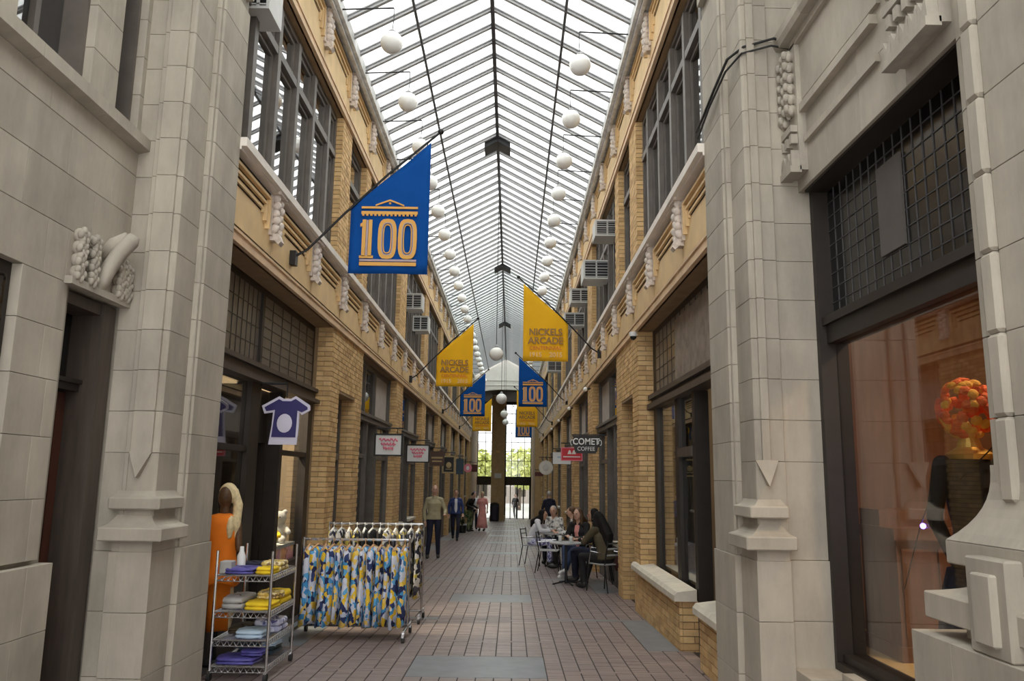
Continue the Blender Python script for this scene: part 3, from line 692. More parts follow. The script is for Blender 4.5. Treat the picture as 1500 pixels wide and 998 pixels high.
for y0, y1 in ((5.40, 5.66), (3.52, 3.98)):
    c = MB(1).box(DR - .06, DR + .02, y0, y1, 3.72, 4.72).build('carved_bracket', 'stone_carved', wr)
    MB(1).box(DR - .11, DR - .05, y0 + .02, y1, 4.02, 4.07).box(DR - .13, DR - .05, y0, y1 + .01, 3.70, 3.75).build('bracket_moulding', 'stone_carved', c)
    Rc = random.Random(int(y0 * 10))
    for q, yy in enumerate((y0 + .07, y1 - .06)):
        m = MB(1)
        for i in range(6):
            zc_ = 4.63 - .085 * i - .04 * q
            m.ell((DR - .085, yy, zc_), (.05, .045, .05), 8, 6)
            for j in range(4):
                an = j * 1.57 + .6; m.ell((DR - .105 - .02 * math.sin(an), yy + .045 * math.cos(an), zc_ - .012 + .02 * math.sin(an)), (.024, .022, .034), 6, 5)
        m.build('carved_drop', 'stone_carved', c, True)
    n_ = max(3, round((y1 - y0) / .085))
    for i in range(n_):
        yy = y0 + (y1 - y0) * i / n_; wd = (y1 - y0) / n_
        MB(1).box(DR - .11, DR - .05, yy + .02, yy + wd - .025, 3.93, 4.0).build('dentil', 'stone_carved', c)
        MB(1).prism([(yy, 3.75), (yy + wd, 3.75), (yy + wd * .9, 3.87), (yy + wd * .5, 3.80), (yy + wd * .1, 3.87)], 0, DR - .12, DR - .05).build('dentil', 'stone_carved', c)
block(wr, 1, 2.30, 2.75, 5.30, 5.95, -.45, .26, 'plinth_block'); block(wr, 1, 2.50, 2.75, 3.3, 5.30, -.45, .30, 'plinth_block')
w = sempty(nextwin()); d = 2.68; y0, y1 = 3.35, 5.66
MB(1).box(d - .10, d + .1, y1 - .10, y1, .26, 3.66).box(d - .04, d + .1, y0, y0 + .08, .26, 3.66).box(d - .06, d + .1, y0 + .08, y1 - .1, .28, .36).box(d - .1, d + .02, y0 + .08, y1 - .1, .26, .31).build('window_frame', 'frame_dark', w)
MB(1).box(d - .05, d + .1, y0 + .08, y1 - .1, 2.47, 2.64).box(d - .08, d, y0 + .08, y1 - .1, 2.60, 2.66).build('transom_bar', 'frame_dark', w)
MB(1).box(d + .01, d + .02, y0 + .08, y1 - .1, .36, 2.47).build('pane', 'pane', w)
MB(1).box(d + .01, d + .02, y0 + .08, y1 - .1, 2.66, 3.62).build('leaded_pane', 'leaded_pane', w)
for i in range(1, 19): MB(1).box(d + .004, d + .012, y0 + .08 + 2.13 * i / 19 - .0028, y0 + .08 + 2.13 * i / 19 + .0028, 2.66, 3.62).build('lead_bar', 'lead_grey', w)
for i in range(1, 9): MB(1).box(d + .004, d + .012, y0 + .08, y1 - .1, 2.66 + .96 * i / 9 - .0028, 2.66 + .96 * i / 9 + .0028).build('lead_bar', 'lead_grey', w)
MB(1).box(d - .012, d + .004, 4.45, 4.75, 2.88, 3.45).build('cover_board', 'blind_dark', w)
MB(1).box(d - .155, d + .01, y0 + .08, y1 - .1, 3.605, 3.625).build('window_head', 'frame_dark', w)
w = sempty(nextwin())
MB(1).box(2.70, 2.78, 3.3, 5.62, 4.93, 6.6).build('pane', 'pane_dark', w)
for yy in (4.0, 4.7, 5.3): MB(1).box(2.62, 2.72, yy, yy + .1, 4.9, 6.6).build('mullion', 'frame_taupe', w)
struct('wall_portal_right_back', MB(1).box(4.6, 4.7, -3, 7.0, -.4, 7.4).box(2.70, 4.6, 6.95, 7.0, -.4, 3.75).box(2.64, 2.70, 6.4, 7.0, -.4, 3.6).box(2.9, 4.6, 2.9, 3.1, -.4, 7.4).box(2.75, 4.6, 3.1, 6.95, 3.66, 3.75).box(3.0, 4.6, 6.2, 6.3, 3.75, 7.4), 'counter_wood')
struct('trim_display_floor', MB(1).box(2.76, 4.6, 3.1, 6.95, -.3, .28), 'display_floor')
# right-hand pier in front of the window
dp = 2.48; yp = 3.50
pr = struct('wall_pier_front_right', MB(1).box(dp + .05, 2.9, -3, yp - .06, -.4, 7.4), 'stone_joint')
z = 1.42; i = 0
while z < 5.6:
    h = .36
    block(pr, 1, dp, 2.7, 2.62 if i % 2 else 2.2, 3.30, z, z + h); block(pr, 1, dp - .03, 2.7, 3.30, 3.40, z, z + h, bw=.015)
    o = MB(1).prism([(dp + .02, 3.40), (dp - .005, 3.43), (dp + .0, 3.47), (dp + .05, 3.49), (dp + .3, 3.49), (dp + .3, 3.40)], 2, z + .003, z + h - .003).build('stone_block', 'stone', pr)
    block(pr, 1, dp, 2.7, 1.2, 2.62 if i % 2 else 2.2, z, z + h)
    z += h; i += 1
def foot(z0, z1, d0, ye, d1=None, ye1=None, name='base_slab'):
    d1 = d0 if d1 is None else d1; ye1 = ye if ye1 is None else ye1
    o = MB(1).hexa([(d0, 1.2, z0), (2.9, 1.2, z0), (2.9, ye, z0), (d0, ye, z0), (d1, 1.2, z1), (2.9, 1.2, z1), (2.9, ye1, z1), (d1, ye1, z1)]).build(name, 'stone', pr); bevel(o, .006); return o
foot(1.14, 1.245, dp - .10, 3.73); foot(.88, 1.0, dp - .14, 3.88)
for za, zb, p0, p1, y0_, y1_ in ((1.245, 1.58, .10, .0, 3.72, 3.50), (1.0, 1.14, .13, .01, 3.87, 3.52)):
    for i in range(9):
        t0, t1 = i / 9, (i + 1) / 9; e0, e1 = (1 - t0) ** 2.6, (1 - t1) ** 2.6
        foot(za + (zb - za) * t0, za + (zb - za) * t1, dp - p1 - (p0 - p1) * e0, y1_ + (y0_ - y1_) * e0, dp - p1 - (p0 - p1) * e1, y1_ + (y0_ - y1_) * e1, 'base_moulding').modifiers.clear()
foot(.80, .88, dp - .03, 3.74, name='base_moulding')
for a, b in ((2.0, 3.0), (3.0, 3.60), (3.60, 3.94)): block(pr, 1, dp - .18, 2.75, a, b, .40, .815, 'plinth_block'); block(pr, 1, dp - .18, 2.75, a, b, -.4, .40, 'plinth_block')
b_ = MB(1).box(dp - .17, dp + .05, 3.18, 3.46, .815, 1.20).build('base_console', 'stone', pr); bevel(b_, .008)
b2 = MB(1).box(dp - .20, dp - .16, 3.24, 3.38, .86, 1.14).build('console_panel', 'stone', pr); bevel(b2, .008)

# ================================================================== ROOF
RD, RZ = 1.93, 7.58; SLP = .542; APEX = RZ + SLP * RD
roof = sempty('ceiling')
RP = P * 3 / 11
def rz_(d): return APEX - SLP * d
n = int(48.2 / RP)
rme = {}; pme = {}
nx = Vector((SLP, 0, 1)).normalized()
for s in (-1, 1):
    m = MB(s)
    for (a, b, t0, t1) in ((.0, RD, -.075, -.055), (.0, RD, -.02, .0)): m.hexa([(a, -.028, rz_(a) + t0), (b, -.028, rz_(b) + t0), (b, .028, rz_(b) + t0), (a, .028, rz_(a) + t0), (a, -.028, rz_(a) + t1), (b, -.028, rz_(b) + t1), (b, .028, rz_(b) + t1), (a, .028, rz_(a) + t1)])
    m.hexa([(0, -.008, rz_(0) - .06), (RD, -.008, rz_(RD) - .06), (RD, .008, rz_(RD) - .06), (0, .008, rz_(0) - .06), (0, -.008, rz_(0) - .01), (RD, -.008, rz_(RD) - .01), (RD, .008, rz_(RD) - .01), (0, .008, rz_(0) - .01)])
    rme[s] = m.mesh('rafter', ['roof_steel'])
    q = MB(s).hexa([(.0, .006, rz_(0)), (RD + .06, .006, rz_(RD + .06)), (RD + .06, RP - .006, rz_(RD + .06)), (.0, RP - .006, rz_(0)), (.0, .006, rz_(0) + .008), (RD + .06, .006, rz_(RD + .06) + .008), (RD + .06, RP - .006, rz_(RD + .06) + .008), (.0, RP - .006, rz_(0) + .008)])
    pme[s] = (q.mesh('pane', ['roof_glass']), q.mesh('pane', ['roof_glass_old']))
for i in range(n + 1):
    y = -.6 + RP * i
    for s in (-1, 1):
        o = bpy.data.objects.new('rafter', rme[s]); COL.objects.link(o); o.parent = roof; o.location = (0, y, 0)
        if i < n:
            g = bpy.data.objects.new('pane', pme[s][1 if y > 25.5 else 0]); COL.objects.link(g); g.parent = roof; g.location = (0, y, 0)
for s in (-1, 1):
    MB(s).tube([(1.06, -.6, rz_(1.06) - .10), (1.06, 47.6, rz_(1.06) - .10)], .022, 8).build('purlin', 'roof_iron', roof)
    MB(s).box(2.11, 2.9, -1, 6.2, 7.40, 7.5).build('soffit', 'plaster', roof)
MB().box(CX - .03, CX + .03, -.6, 47.6, APEX - .12, APEX + .02).build('ridge_beam', 'roof_iron', roof)
for yv in (15.6, 25.6, 35.6):
    v = MB(); 
    v.prism([(CX - .27, APEX - .33), (CX, APEX - .18), (CX + .27, APEX - .33), (CX + .27, APEX - .21), (CX, APEX - .06), (CX - .27, APEX - .21)], 1, yv, yv + .45)
    o = v.build('ridge_vent', 'iron', roof)

# ================================================================== FAR END
g = MB()
arc = [(CX + 2.3 * math.cos(t), 6.0 + 1.0 * math.sin(t)) for t in [math.pi * k / 16 for k in range(17)]]
poly = [(CX + 2.12, 6.0)] + [(CX + max(-2.12, min(2.12, 2.6 * math.cos(math.pi * k / 16))), 6.0 + .72 * math.sin(math.pi * k / 16)) for k in range(3, 14)] + [(CX - 2.12, 6.0), (CX - 2.12, 7.5), (CX, APEX + .1), (CX + 2.12, 7.5)]
g.prism(poly, 1, Y_END, Y_END + .25)
gable = struct('wall_gable', g, 'plaster')
for zz in (6.95, 7.25): MB().box(CX - 2.05, CX + 2.05, Y_END - .03, Y_END, zz, zz + .05).build('gable_moulding', 'plaster', gable)
endw = MB()
endw.box(CX - 2.9, CX - 2.05, 48, 57.6, -2, 6.9).box(CX + 1.82, CX + 2.9, 48, 57.6, -2, 6.9)
struct('wall_end_sides', endw, 'end_stone')
pc = struct('wall_end_pier', MB().box(-1.30, -.42, 52.2, 53.0, -1.6, 6.9).box(-1.36, -.36, 52.14, 53.06, -1.6, -1.0).box(-1.36, -.36, 52.14, 53.06, 6.2, 6.4), 'end_stone')
MB().box(-1.0, -.72, 52.17, 52.2, 3.05, 3.2).build('plaque', 'brick_gold', pc); MB().box(-1.08, -.62, 52.17, 52.2, 1.42, 1.72).build('plaque', 'ac_white', pc)
struct('ceiling_end', MB().box(CX - 2.9, CX + 2.9, Y_END + .2, 57.9, 6.85, 7.0), 'dark_ceiling')
w = sempty(nextwin())
MB().box(CX - 2.1, 1.5, 57.0, 57.2, .92, 1.52).box(CX - 2.1, 1.5, 57.0, 57.2, 6.65, 6.9).box(CX - 2.1, CX - 2.0, 57.0, 57.2, -1.6, 6.9).box(1.38, 1.5, 57.0, 57.2, -1.6, 6.9).build('window_frame', 'frame_dark', w)
for x in (-1.35, -.42): MB().box(x - .06, x + .06, 57.0, 57.2, -1.6, 6.65).build('mullion', 'frame_dark', w)
for x in (-1.85, .02, .48, .95): MB().box(x - .02, x + .02, 57.05, 57.12, 1.52, 6.65).build('glazing_bar', 'roof_iron', w)
for zz in (2.62, 3.3, 3.95, 4.6, 5.3, 6.0): MB().box(CX - 2.0, 1.38, 57.05, 57.12, zz - .02, zz + .02).build('glazing_bar', 'roof_iron', w)
MB().box(CX - 2.0, 1.38, 57.08, 57.09, 1.52, 6.65).build('pane', 'pane', w)
dw = sempty(nextdoor())
for a, b in ((-2.3, -1.9), (-.3, .0), (.42, .5), (.86, .94), (1.3, 1.38)):
    MB().box(a if b - a < .2 else b - .06, b, 57.02, 57.1, -1.6, .92).build('door_stile', 'frame_dark', dw)
MB().box(CX - 2.0, 1.38, 57.05, 57.06, -1.45, .92).build('door_pane', 'pane', dw)

# ---- the street beyond the far doors
st = struct('ground', MB().box(-60, 60, 57.6, 140, -1.75, -1.5), 'pavement')
bl = thing('street_building', 'pale grey building across the street seen through the far doors', 'building', (0, 92, -1.5))
fb = MB().box(-30, -4, 0, 8, 0, 7).box(-4, 30, 1, 8, 0, 3.4).build('facade', 'street_wall', bl)
for i in range(6): MB().box(-6.5 + 2.2 * i - 4, -5.3 + 2.2 * i - 4, -.06, 0, .8, 2.6).build('window', 'pane_dark', fb)
def tree(x, y, h, r, label):
    t = thing('street_tree', label, 'tree', (x, y, -1.5), group='street trees beyond the far doors')
    MB().tube([(0, 0, 0), (.05, 0, h * .3), (0, .1, h * .6)], [.16, .12, .06], 8).build('trunk', 'bark', t)
    R_ = random.Random(int(x * 10)); m = MB()
    for i in range(420):
        v = Vector((R_.gauss(0, 1), R_.gauss(0, 1), R_.gauss(0, 1))).normalized() * r * R_.uniform(.5, 1); c = Vector((0, 0, h * .68)) + Vector((v.x, v.y, v.z * .95))
        a = Vector((R_.gauss(0, 1), R_.gauss(0, 1), R_.gauss(0, 1))).normalized() * .3; b = a.cross(Vector((R_.gauss(0, 1), R_.gauss(0, 1), 1))).normalized() * .22
        m.add([tuple(c - a), tuple(c + b), tuple(c + a), tuple(c - b)], [(0, 1, 2, 3)])
    m.build('foliage', 'leaf_street', t, kind='stuff')
tree(.8, 74, 5.6, 2.0, 'yellow green street tree seen through the right far doors'); tree(2.0, 80, 5.0, 1.8, 'yellow green street tree behind the right far doors, farther off'); tree(-3.0, 78, 6.0, 1.6, 'street tree seen through the left far window')
# ================================================================== THINGS
ORD = ['first', 'second', 'third', 'fourth', 'fifth', 'sixth', 'seventh', 'eighth', 'ninth', 'tenth', 'eleventh', 'twelfth', 'thirteenth', 'fourteenth', 'fifteenth', 'sixteenth', 'seventeenth',
       'eighteenth', 'nineteenth', 'twentieth', 'twenty-first', 'twenty-second', 'twenty-third', 'twenty-fourth', 'twenty-fifth']
# ---- globe lamps on arms along both eaves
def lamp_proto(s):
    t = thing('globe_lamp', '', 'lamp')
    MB().tube([(0, 0, 0), (-s * .71, 0, .03)], .012, 6).ell((0, 0, 0), .04, 8, 6).build('arm', 'iron', t)
    MB().tube([(-s * .71, 0, .03), (-s * .715, 0, -.12), (-s * .70, 0, -.30)], .006, 6).build('cord', 'iron', t)
    MB().lathe((-s * .70, 0, -.33), [(.05, 0), (.055, .02), (.03, .05), (.012, .06)], 12).build('cap', 'roof_steel', t)
    MB().ell((-s * .70, 0, -.46), (.147, .147, .143), 24, 16).build('globe', 'opal', t, True)
    return t
for s, nm, y0 in ((-1, 'left', 9.4), (1, 'right', 9.9)):
    k = 0
    while y0 + P * k < Y_END - .5:
        z = 7.50 - .0 * k
        lab = 'white globe lamp, %s from the entrance in the %s row' % (ORD[k], nm)
        loc = (CX + s * 1.94, y0 + P * k, 7.48)
        if k == 0: l0 = lamp_proto(s); l0.location = loc; l0['label'] = lab; l0['group'] = 'globe lamps along the %s eaves' % nm
        else: dup(l0, loc, None, lab)
        k += 1
for k, (y, z, r) in enumerate(((17.2, 4.17, .155), (26.6, 4.1, .185), (37.0, 4.4, .18), (45.5, 4.6, .18))):
    t = thing('ridge_pendant', 'white globe on a long cord from the roof ridge, %s from the entrance' % ORD[k], 'lamp', (CX + .02, y, z), group='globes hung from the ridge')
    MB().tube([(0, 0, r), (0, 0, APEX - z - .1)], .008, 6).build('cord', 'iron', t)
    MB().lathe((0, 0, r - .01), [(.05, 0), (.055, .02), (.03, .06), (.012, .07)], 12).build('cap', 'roof_steel', t)
    MB().ell((0, 0, 0), (r, r, r * .97), 24, 16).build('globe', 'opal', t, True)

# ---- banners
def ring(mb, cx, cz, rx, rz, tx, y0, y1, m=0, n=20, p=3.2):
    def se(rx, rz):
        o = []
        for i in range(n):
            a = 2 * math.pi * i / n; c, s_ = math.cos(a), math.sin(a)
            o.append((cx + rx * math.copysign(abs(c) ** (2 / p), c), cz + rz * math.copysign(abs(s_) ** (2 / p), s_)))
        return o
    A, B = se(rx, rz), se(rx - tx, rz - tx)
    vs = [(x, y0, z) for x, z in A] + [(x, y0, z) for x, z in B] + [(x, y1, z) for x, z in A] + [(x, y1, z) for x, z in B]
    fs = []
    for i in range(n):
        j = (i + 1) % n
        fs += [(i, j, n + j, n + i), (2 * n + i, 2 * n + j, 3 * n + j, 3 * n + i), (i, j, 2 * n + j, 2 * n + i), (n + i, n + j, 3 * n + j, 3 * n + i)]
    mb.add(vs, fs, m)
def banner(s, y, kind, label, zoff=0.0, k=1.0):
    q = -s                                    # direction from the wall into the arcade
    wx = CX + s * 2.075
    t = thing('banner', label, 'banner', (wx, y, 3.87 + zoff), group='banners on poles along both walls')
    MB().tube([(0, 0, 0), (q * .16, 0, .10), (q * .55, 0, .52), (q * 1.02, 0, .99), (q * 1.58, 0, 1.49)], .014, 8).build('pole', 'iron', t)
    MB().ell((q * 1.6, 0, 1.51), .035, 10, 8).build('finial', 'iron', t)
    MB().box(-.04, .04, -.05, .05, -.09, .07).build('wall_bracket', 'iron', t)
    a, b = .615, 1.495; zb = -.17
    m = MB(); nu, nv = 14, 12
    def pt(u, v):
        x = a + (b - a) * u; zt = .60 + (x - .615) * .905 - .02
        return q * x, .012 * math.sin(u * 9 + v * 2) * (1 - v * .3), zb + (zt - zb) * v
    for dy in (0, .004):
        for i in range(nu + 1):
            for j in range(nv + 1): x, yy, z = pt(i / nu, j / nv); m.v.append((x, yy + dy, z))
    N_ = (nu + 1) * (nv + 1); id_ = lambda i, j, l: l * N_ + i * (nv + 1) + j
    for i in range(nu):
        for j in range(nv):
            for l in (0, 1): m.f.append((id_(i, j, l), id_(i + 1, j, l), id_(i + 1, j + 1, l), id_(i, j + 1, l))); m.m.append(0)
    for i in range(nu):
        for j in (0, nv): m.f.append((id_(i, j, 0), id_(i + 1, j, 0), id_(i + 1, j, 1), id_(i, j, 1))); m.m.append(0)
    for j in range(nv):
        for i in (0, nu): m.f.append((id_(i, j, 0), id_(i, j + 1, 0), id_(i, j + 1, 1), id_(i, j, 1))); m.m.append(0)
    cl = m.build('cloth', 'banner_blue' if kind == 'blue' else 'banner_yellow', t, True)
    for i in range(5):
        u = .04 + .23 * i; x, yy, z = pt(u, 1); MB().tube([(x - .012, 0, z - .01), (x, -.018, z + .015), (x + .012, 0, z + .03)], .004, 5).build('tie', 'iron', t)
    xm = q * (a + b) / 2; f0, f1 = -.024, -.012
    if kind == 'blue':
        g = MB(); L_, R_ = xm - .315, xm + .315
        g.box(L_, R_, f0, f1, .575, .60).box(L_, R_, f0, f1, .51, .545)
        for i in range(14): g.box(L_ + .01 + .045 * i, L_ + .035 + .045 * i, f0, f1, .49, .51)
        g.hexa([(xm - .16, f0, .605), (xm, f0, .665), (xm, f1, .665), (xm - .16, f1, .605), (xm - .16, f0, .622), (xm, f0, .685), (xm, f1, .685), (xm - .16, f1, .622)])
        g.hexa([(xm, f0, .665), (xm + .16, f0, .605), (xm + .16, f1, .605), (xm, f1, .665), (xm, f0, .685), (xm + .16, f0, .622), (xm + .16, f1, .622), (xm, f1, .685)])
        g.ell((xm, -.016, .64), (.014, .008, .014), 8, 6)
        x1 = xm - .235
        g.box(x1 - .062, x1 - .022, f0, f1, .02, .445).box(x1 + .008, x1 + .048, f0, f1, .02, .445).box(x1 - .085, x1 + .07, f0, f1, .0, .03)
        g.prism([(x1 - .085, .36), (x1 - .022, .39), (x1 - .022, .445), (x1 - .085, .395)], 1, f0 + .002, f1)
        for c in (xm - .015, xm + .21):
            ring(g, c, .225, .105, .232, .045, f0, f1); ring(g, c, .225, .05, .17, .012, f0, f1)
        g.box(L_, R_, f0, f1, -.085, -.045)
        g.build('centenary_emblem', 'print_gold', cl)
        h = MB().box(L_, R_, f0, f1, -.035, -.012).box(x1 - .018, x1 + .004, f0, f1, .03, .44)
        for c in (xm - .015, xm + .21): ring(h, c, .225, .068, .192, .012, f0 - .001, f1)
        h.build('emblem_lines', 'print_grey', cl)
    else:
        text('lettering', 'NICKELS', 'print_brown', cl, (xm, -.02, .40), FACE, .185, .003, sx=.92, bold=.006)
        text('lettering', 'ARCADE', 'print_brown', cl, (xm, -.02, .23), FACE, .185, .003, sx=.95, bold=.006)
        text('lettering', 'CENTENNIAL', 'print_red', cl, (xm, -.02, .085), FACE, .105, .003)
        for yr, q_ in (('1915', -.2), ('2015', .2)): text('lettering', yr, 'print_pale', cl, (xm + q_, -.02, -.045), FACE, .13, .003, sx=1.0, bold=.003)
banner(-1, 8.48, 'blue', 'large blue 100 banner nearest the entrance, on the left wall')
banner(-1, 18.9, 'yellow', 'yellow lettered banner on the left wall between two blue ones', -.07)
banner(-1, 28.0, 'blue', 'small blue 100 banner farther down the left wall', -.1)
banner(-1, 37.2, 'yellow', 'yellow banner farthest off on the left wall', -.1)
banner(1, 15.2, 'yellow', 'yellow lettered banner nearest the entrance on the right wall', .03)
banner(1, 24.4, 'blue', 'blue 100 banner on the right wall below the large yellow one', -.05)
banner(1, 33.2, 'yellow', 'yellow banner behind the blue one on the right wall', -.12)
banner(1, 42.4, 'blue', 'blue banner farthest off on the right wall', -.12)

# ---- hanging signs
def hung_sign(s, y, x0, x1, z0, z1, frame, panel, label, name='hanging_sign', shape='rect', fr=.03):
    """board square to the wall, on an arm from the wall"""
    wx = CX + s * 2.10
    cx, cz = (x0 + x1) / 2, (z0 + z1) / 2
    t = thing(name, label, 'sign', (cx, y, cz), group='signs hung over the shops')
    w, h = (x1 - x0) / 2, (z1 - z0) / 2
    xe = -w if s > 0 else w
    MB().tube([(wx - cx, 0, h + .10), (xe, 0, h + .10)], .012, 6).build('arm', 'iron', t)
    MB().tube([(-w * .6, 0, h - .01), (-w * .6, 0, h + .10)], .006, 5).tube([(w * .6, 0, h - .01), (w * .6, 0, h + .10)], .006, 5).build('hanger', 'iron', t)
    if shape == 'rect':
        MB().box(-w, w, -.03, .03, -h, -h + fr).box(-w, w, -.03, .03, h - fr, h).box(-w, -w + fr, -.03, .03, -h + fr, h - fr).box(w - fr, w, -.03, .03, -h + fr, h - fr).build('frame', frame, t)
        p = MB().box(-w + fr, w - fr, -.02, .02, -h + fr, h - fr).build('panel', panel, t)
    elif shape == 'round':
        MB().tube([(0, -.03, 0), (0, .03, 0)], [w, w], 24).build('frame', frame, t)
        p = MB().tube([(0, -.035, 0), (0, .035, 0)], [w - fr, w - fr], 24).build('panel', panel, t)
    return t, p, w, h
R5 = random.Random(5)
def scribble(p, w, h, m):
    for i in range(3):
        zz = h * (.45 - .38 * i); L_ = w * (.66 - .17 * i)
        pts = [(-L_ + 2 * L_ * k / 14, -.026, zz + h * .13 * math.sin(k * 2.2 + i) + R5.uniform(-.01, .01)) for k in range(15)]
        MB().tube(pts, h * .085, 6, flat=.9).build('script', m, p)
t, p, w, h = hung_sign(-1, 14.5, -2.50, -1.98, 1.84, 2.25, 'sign_black', 'white_paint', 'large white sign with pink script in a black frame, left side'); scribble(p, w, h, 'sign_pink')
t, p, w, h = hung_sign(-1, 19.4, -2.56, -1.99, 1.81, 2.25, 'sign_black', 'white_paint', 'smaller white sign with pink script, second on the left'); scribble(p, w, h, 'sign_pink')
t, p, w, h = hung_sign(-1, 24.2, -2.47, -2.03, 1.80, 2.24, 'sign_brown', 'sign_brown', 'plain brown sign behind the second white sign'); MB().box(-.17, .17, -.03, .03, .0, .05).box(-.15, .15, -.03, .03, -.1, -.06).build('stripe', 'sign_gold', p)
t, p, w, h = hung_sign(-1, 27.0, -2.33, -1.89, 1.59, 2.18, 'sign_gold', 'sign_black', 'square black sign with a gold frame and pale emblem', fr=.05); MB().ell((0, -.02, -.02), (.09, .015, .10), 14, 8).box(-.1, .1, -.03, -.02, -.17, -.14).build('emblem', 'sign_gold', p)
t, p, w, h = hung_sign(-1, 29.6, -2.04, -1.76, 1.57, 2.14, 'sign_teal', 'sign_teal', 'dark teal sign beside the gold framed one')
t, p, w, h = hung_sign(-1, 34.0, -2.02, -1.67, 1.67, 2.03, 'sign_pink', 'sign_pink', 'round pink sign on the left', shape='round', fr=.02); MB().ell((0, -.04, 0), (.07, .012, .09), 12, 8).build('emblem', 'white_paint', p)
t, p, w, h = hung_sign(-1, 39.0, -1.93, -1.63, 1.72, 2.07, 'sign_maroon', 'sign_maroon', 'dark maroon sign, farthest on the left')
# coffee shop sign with scrolled ends
t = thing('coffee_sign', 'black coffee shop sign with white lettering and scrolled ends', 'sign', (1.37, 14.6, 2.12), group='signs hung over the shops')
bd = MB().prism([(-.20, -.155), (.20, -.155), (.22, -.06), (.27, -.05), (.27, .06), (.24, .13), (-.22, .13), (-.27, .06), (-.27, -.05), (-.22, -.06)], 1, -.02, .02).build('board', 'sign_black', t)
MB().box(-.25, .25, -.025, .025, .12, .145).box(-.18, .18, -.025, .025, -.175, -.155).build('edge', 'sign_black', t)
MB().tube([(.38, 0, .16), (-.26, 0, .16)], .012, 6).build('arm', 'iron', t)
for q in (-1, 1): MB().tube([(q * (.255 + .03 * math.cos(a)), -.024, .02 + .05 * math.sin(a)) for a in [math.pi * k / 6 for k in range(-3, 8)]], .008, 6).build('scroll', 'white_paint', bd)
text('lettering', 'COMET', 'white_paint', bd, (0, -.024, .035), FACE, .165, .003, sx=.88, bold=.003); text('lettering', 'COFFEE', 'white_paint', bd, (0, -.024, -.095), FACE, .105, .003, sx=.9)
t, p, w, h = hung_sign(1, 18.6, 1.16, 1.66, 1.89, 2.20, 'sign_pink', 'sign_red', 'red sign with white marks below the coffee sign', fr=.02)
k = MB()
for q in (-.05, .05): k.prism([(q - .05, -.0), (q + .05, .0), (q + .015, .09), (q - .015, .09)], 1, -.026, -.018)
k.box(-.2, .2, -.026, -.018, -.075, -.05).build('print', 'white_paint', p)
t, p, w, h = hung_sign(1, 22.0, 1.15, 1.64, 1.87, 2.19, 'white_paint', 'white_paint', 'plain white sign partly behind the red one', fr=.015)
MB().box(-.12, .12, -.024, -.018, .0, .05).build('print', 'cloth_paleblue', p)
t, p, w, h = hung_sign(1, 28.0, .97, 1.47, 1.58, 2.10, 'ac_white', 'plaster', 'round pale sign on the right wall', shape='round', fr=.03); MB().ell((0, -.04, 0), (.11, .012, .12), 14, 8).build('emblem', 'ac_white', p)
t, p, w, h = hung_sign(1, 34.0, 1.02, 1.36, 1.55, 1.72, 'sign_maroon', 'sign_maroon', 'small dark sign below the round pale sign')

# ---- T-shirt sign (its cartoon is left out: a plain white badge instead)
def shirt_sign(x0, x1, z0, z1, y, label, cat='sign', dim=False, hang=None):
    cx, cz = (x0 + x1) / 2, (z0 + z1) / 2; w, h = (x1 - x0) / 2, (z1 - z0) / 2
    t = thing('shirt_sign', label, cat, (cx, y, cz))
    out = [(-.64, -1), (.52, -1), (.56, -.25), (.56, .34), (.66, .22), (1, .42), (.98, .62), (.38, 1), (.18, .88), (-.12, .88), (-.30, .98), (-1, .58), (-.88, .26), (-.52, .32), (-.55, -.25)]
    sc = [(a * w, b * h) for a, b in out]
    MB().prism(sc, 1, -.008, .012).build('border', 'lavender', t)
    inn = [(-.53, -.70), (.46, -.70), (.48, .40), (.66, .33), (.90, .45), (.88, .55), (.38, .88), (.2, .78), (-.14, .78), (-.30, .86), (-.88, .52), (-.80, .36), (-.44, .42)]
    MB().prism([(a * w, b * h) for a, b in inn], 1, -.014, .004).build('print', 'navy_print', t)
    MB().ell((-.02 * w, -.012, -.13 * h), (.33 * w, .008, .40 * h), 16, 10).build('badge', 'lavender', t)
    if hang:
        MB().tube([(0, 0, h * .9), (0, 0, hang - cz)], .007, 6).build('hanger', 'iron', t)
        MB().tube([(0, 0, hang - cz), (CX - 2.28 - cx, 0, hang - cz)], .012, 6).build('arm', 'iron', t)
    else: MB().tube([(0, 0, h * .88), (0, 0, 2.5 - cz)], .005, 6).build('hanger', 'iron', t)
    return t
shirt_sign(-2.63, -2.12, 1.80, 2.31, 8.3, 'navy T-shirt shaped sign hanging in front of the left shop', hang=2.44)
shirt_sign(-3.26, -2.84, 1.83, 2.26, 7.9, 'dim navy T-shirt shaped sign behind the left shop window')

# ---- air conditioners in the upper windows
def air_con(x0, x1, y, z0, z1, label, dy=.5):
    t = thing('air_conditioner', label, 'air conditioner', ((x0 + x1) / 2, y, z0), group='air conditioners in the upper windows')
    w = (x1 - x0) / 2; h = z1 - z0
    MB().box(-w, w, .02, dy, 0, h).box(-w, -w + .03, 0, .02, 0, h).box(w - .03, w, 0, .02, 0, h).box(-w + .03, w - .03, 0, .02, 0, .03).box(-w + .03, w - .03, 0, .02, h - .03, h).box(-.015, .015, 0, .02, .03, h - .03).build('casing', 'ac_white', t)
    MB().box(-w + .03, w - .03, .012, .018, .03, h - .03).build('grille_back', 'iron', t)
    for i in range(6):
        zz = .05 + (h - .1) * i / 5; MB().box(-w + .03, w - .03, .0, .012, zz - .006, zz + .006).build('louvre', 'ac_white' if i % 3 == 0 else 'roof_steel', t)
air_con(CX - 2.24, CX - 2.02, 6.96, 5.93, 6.30, 'air conditioner in the left upper window next to the stone pier', .41)
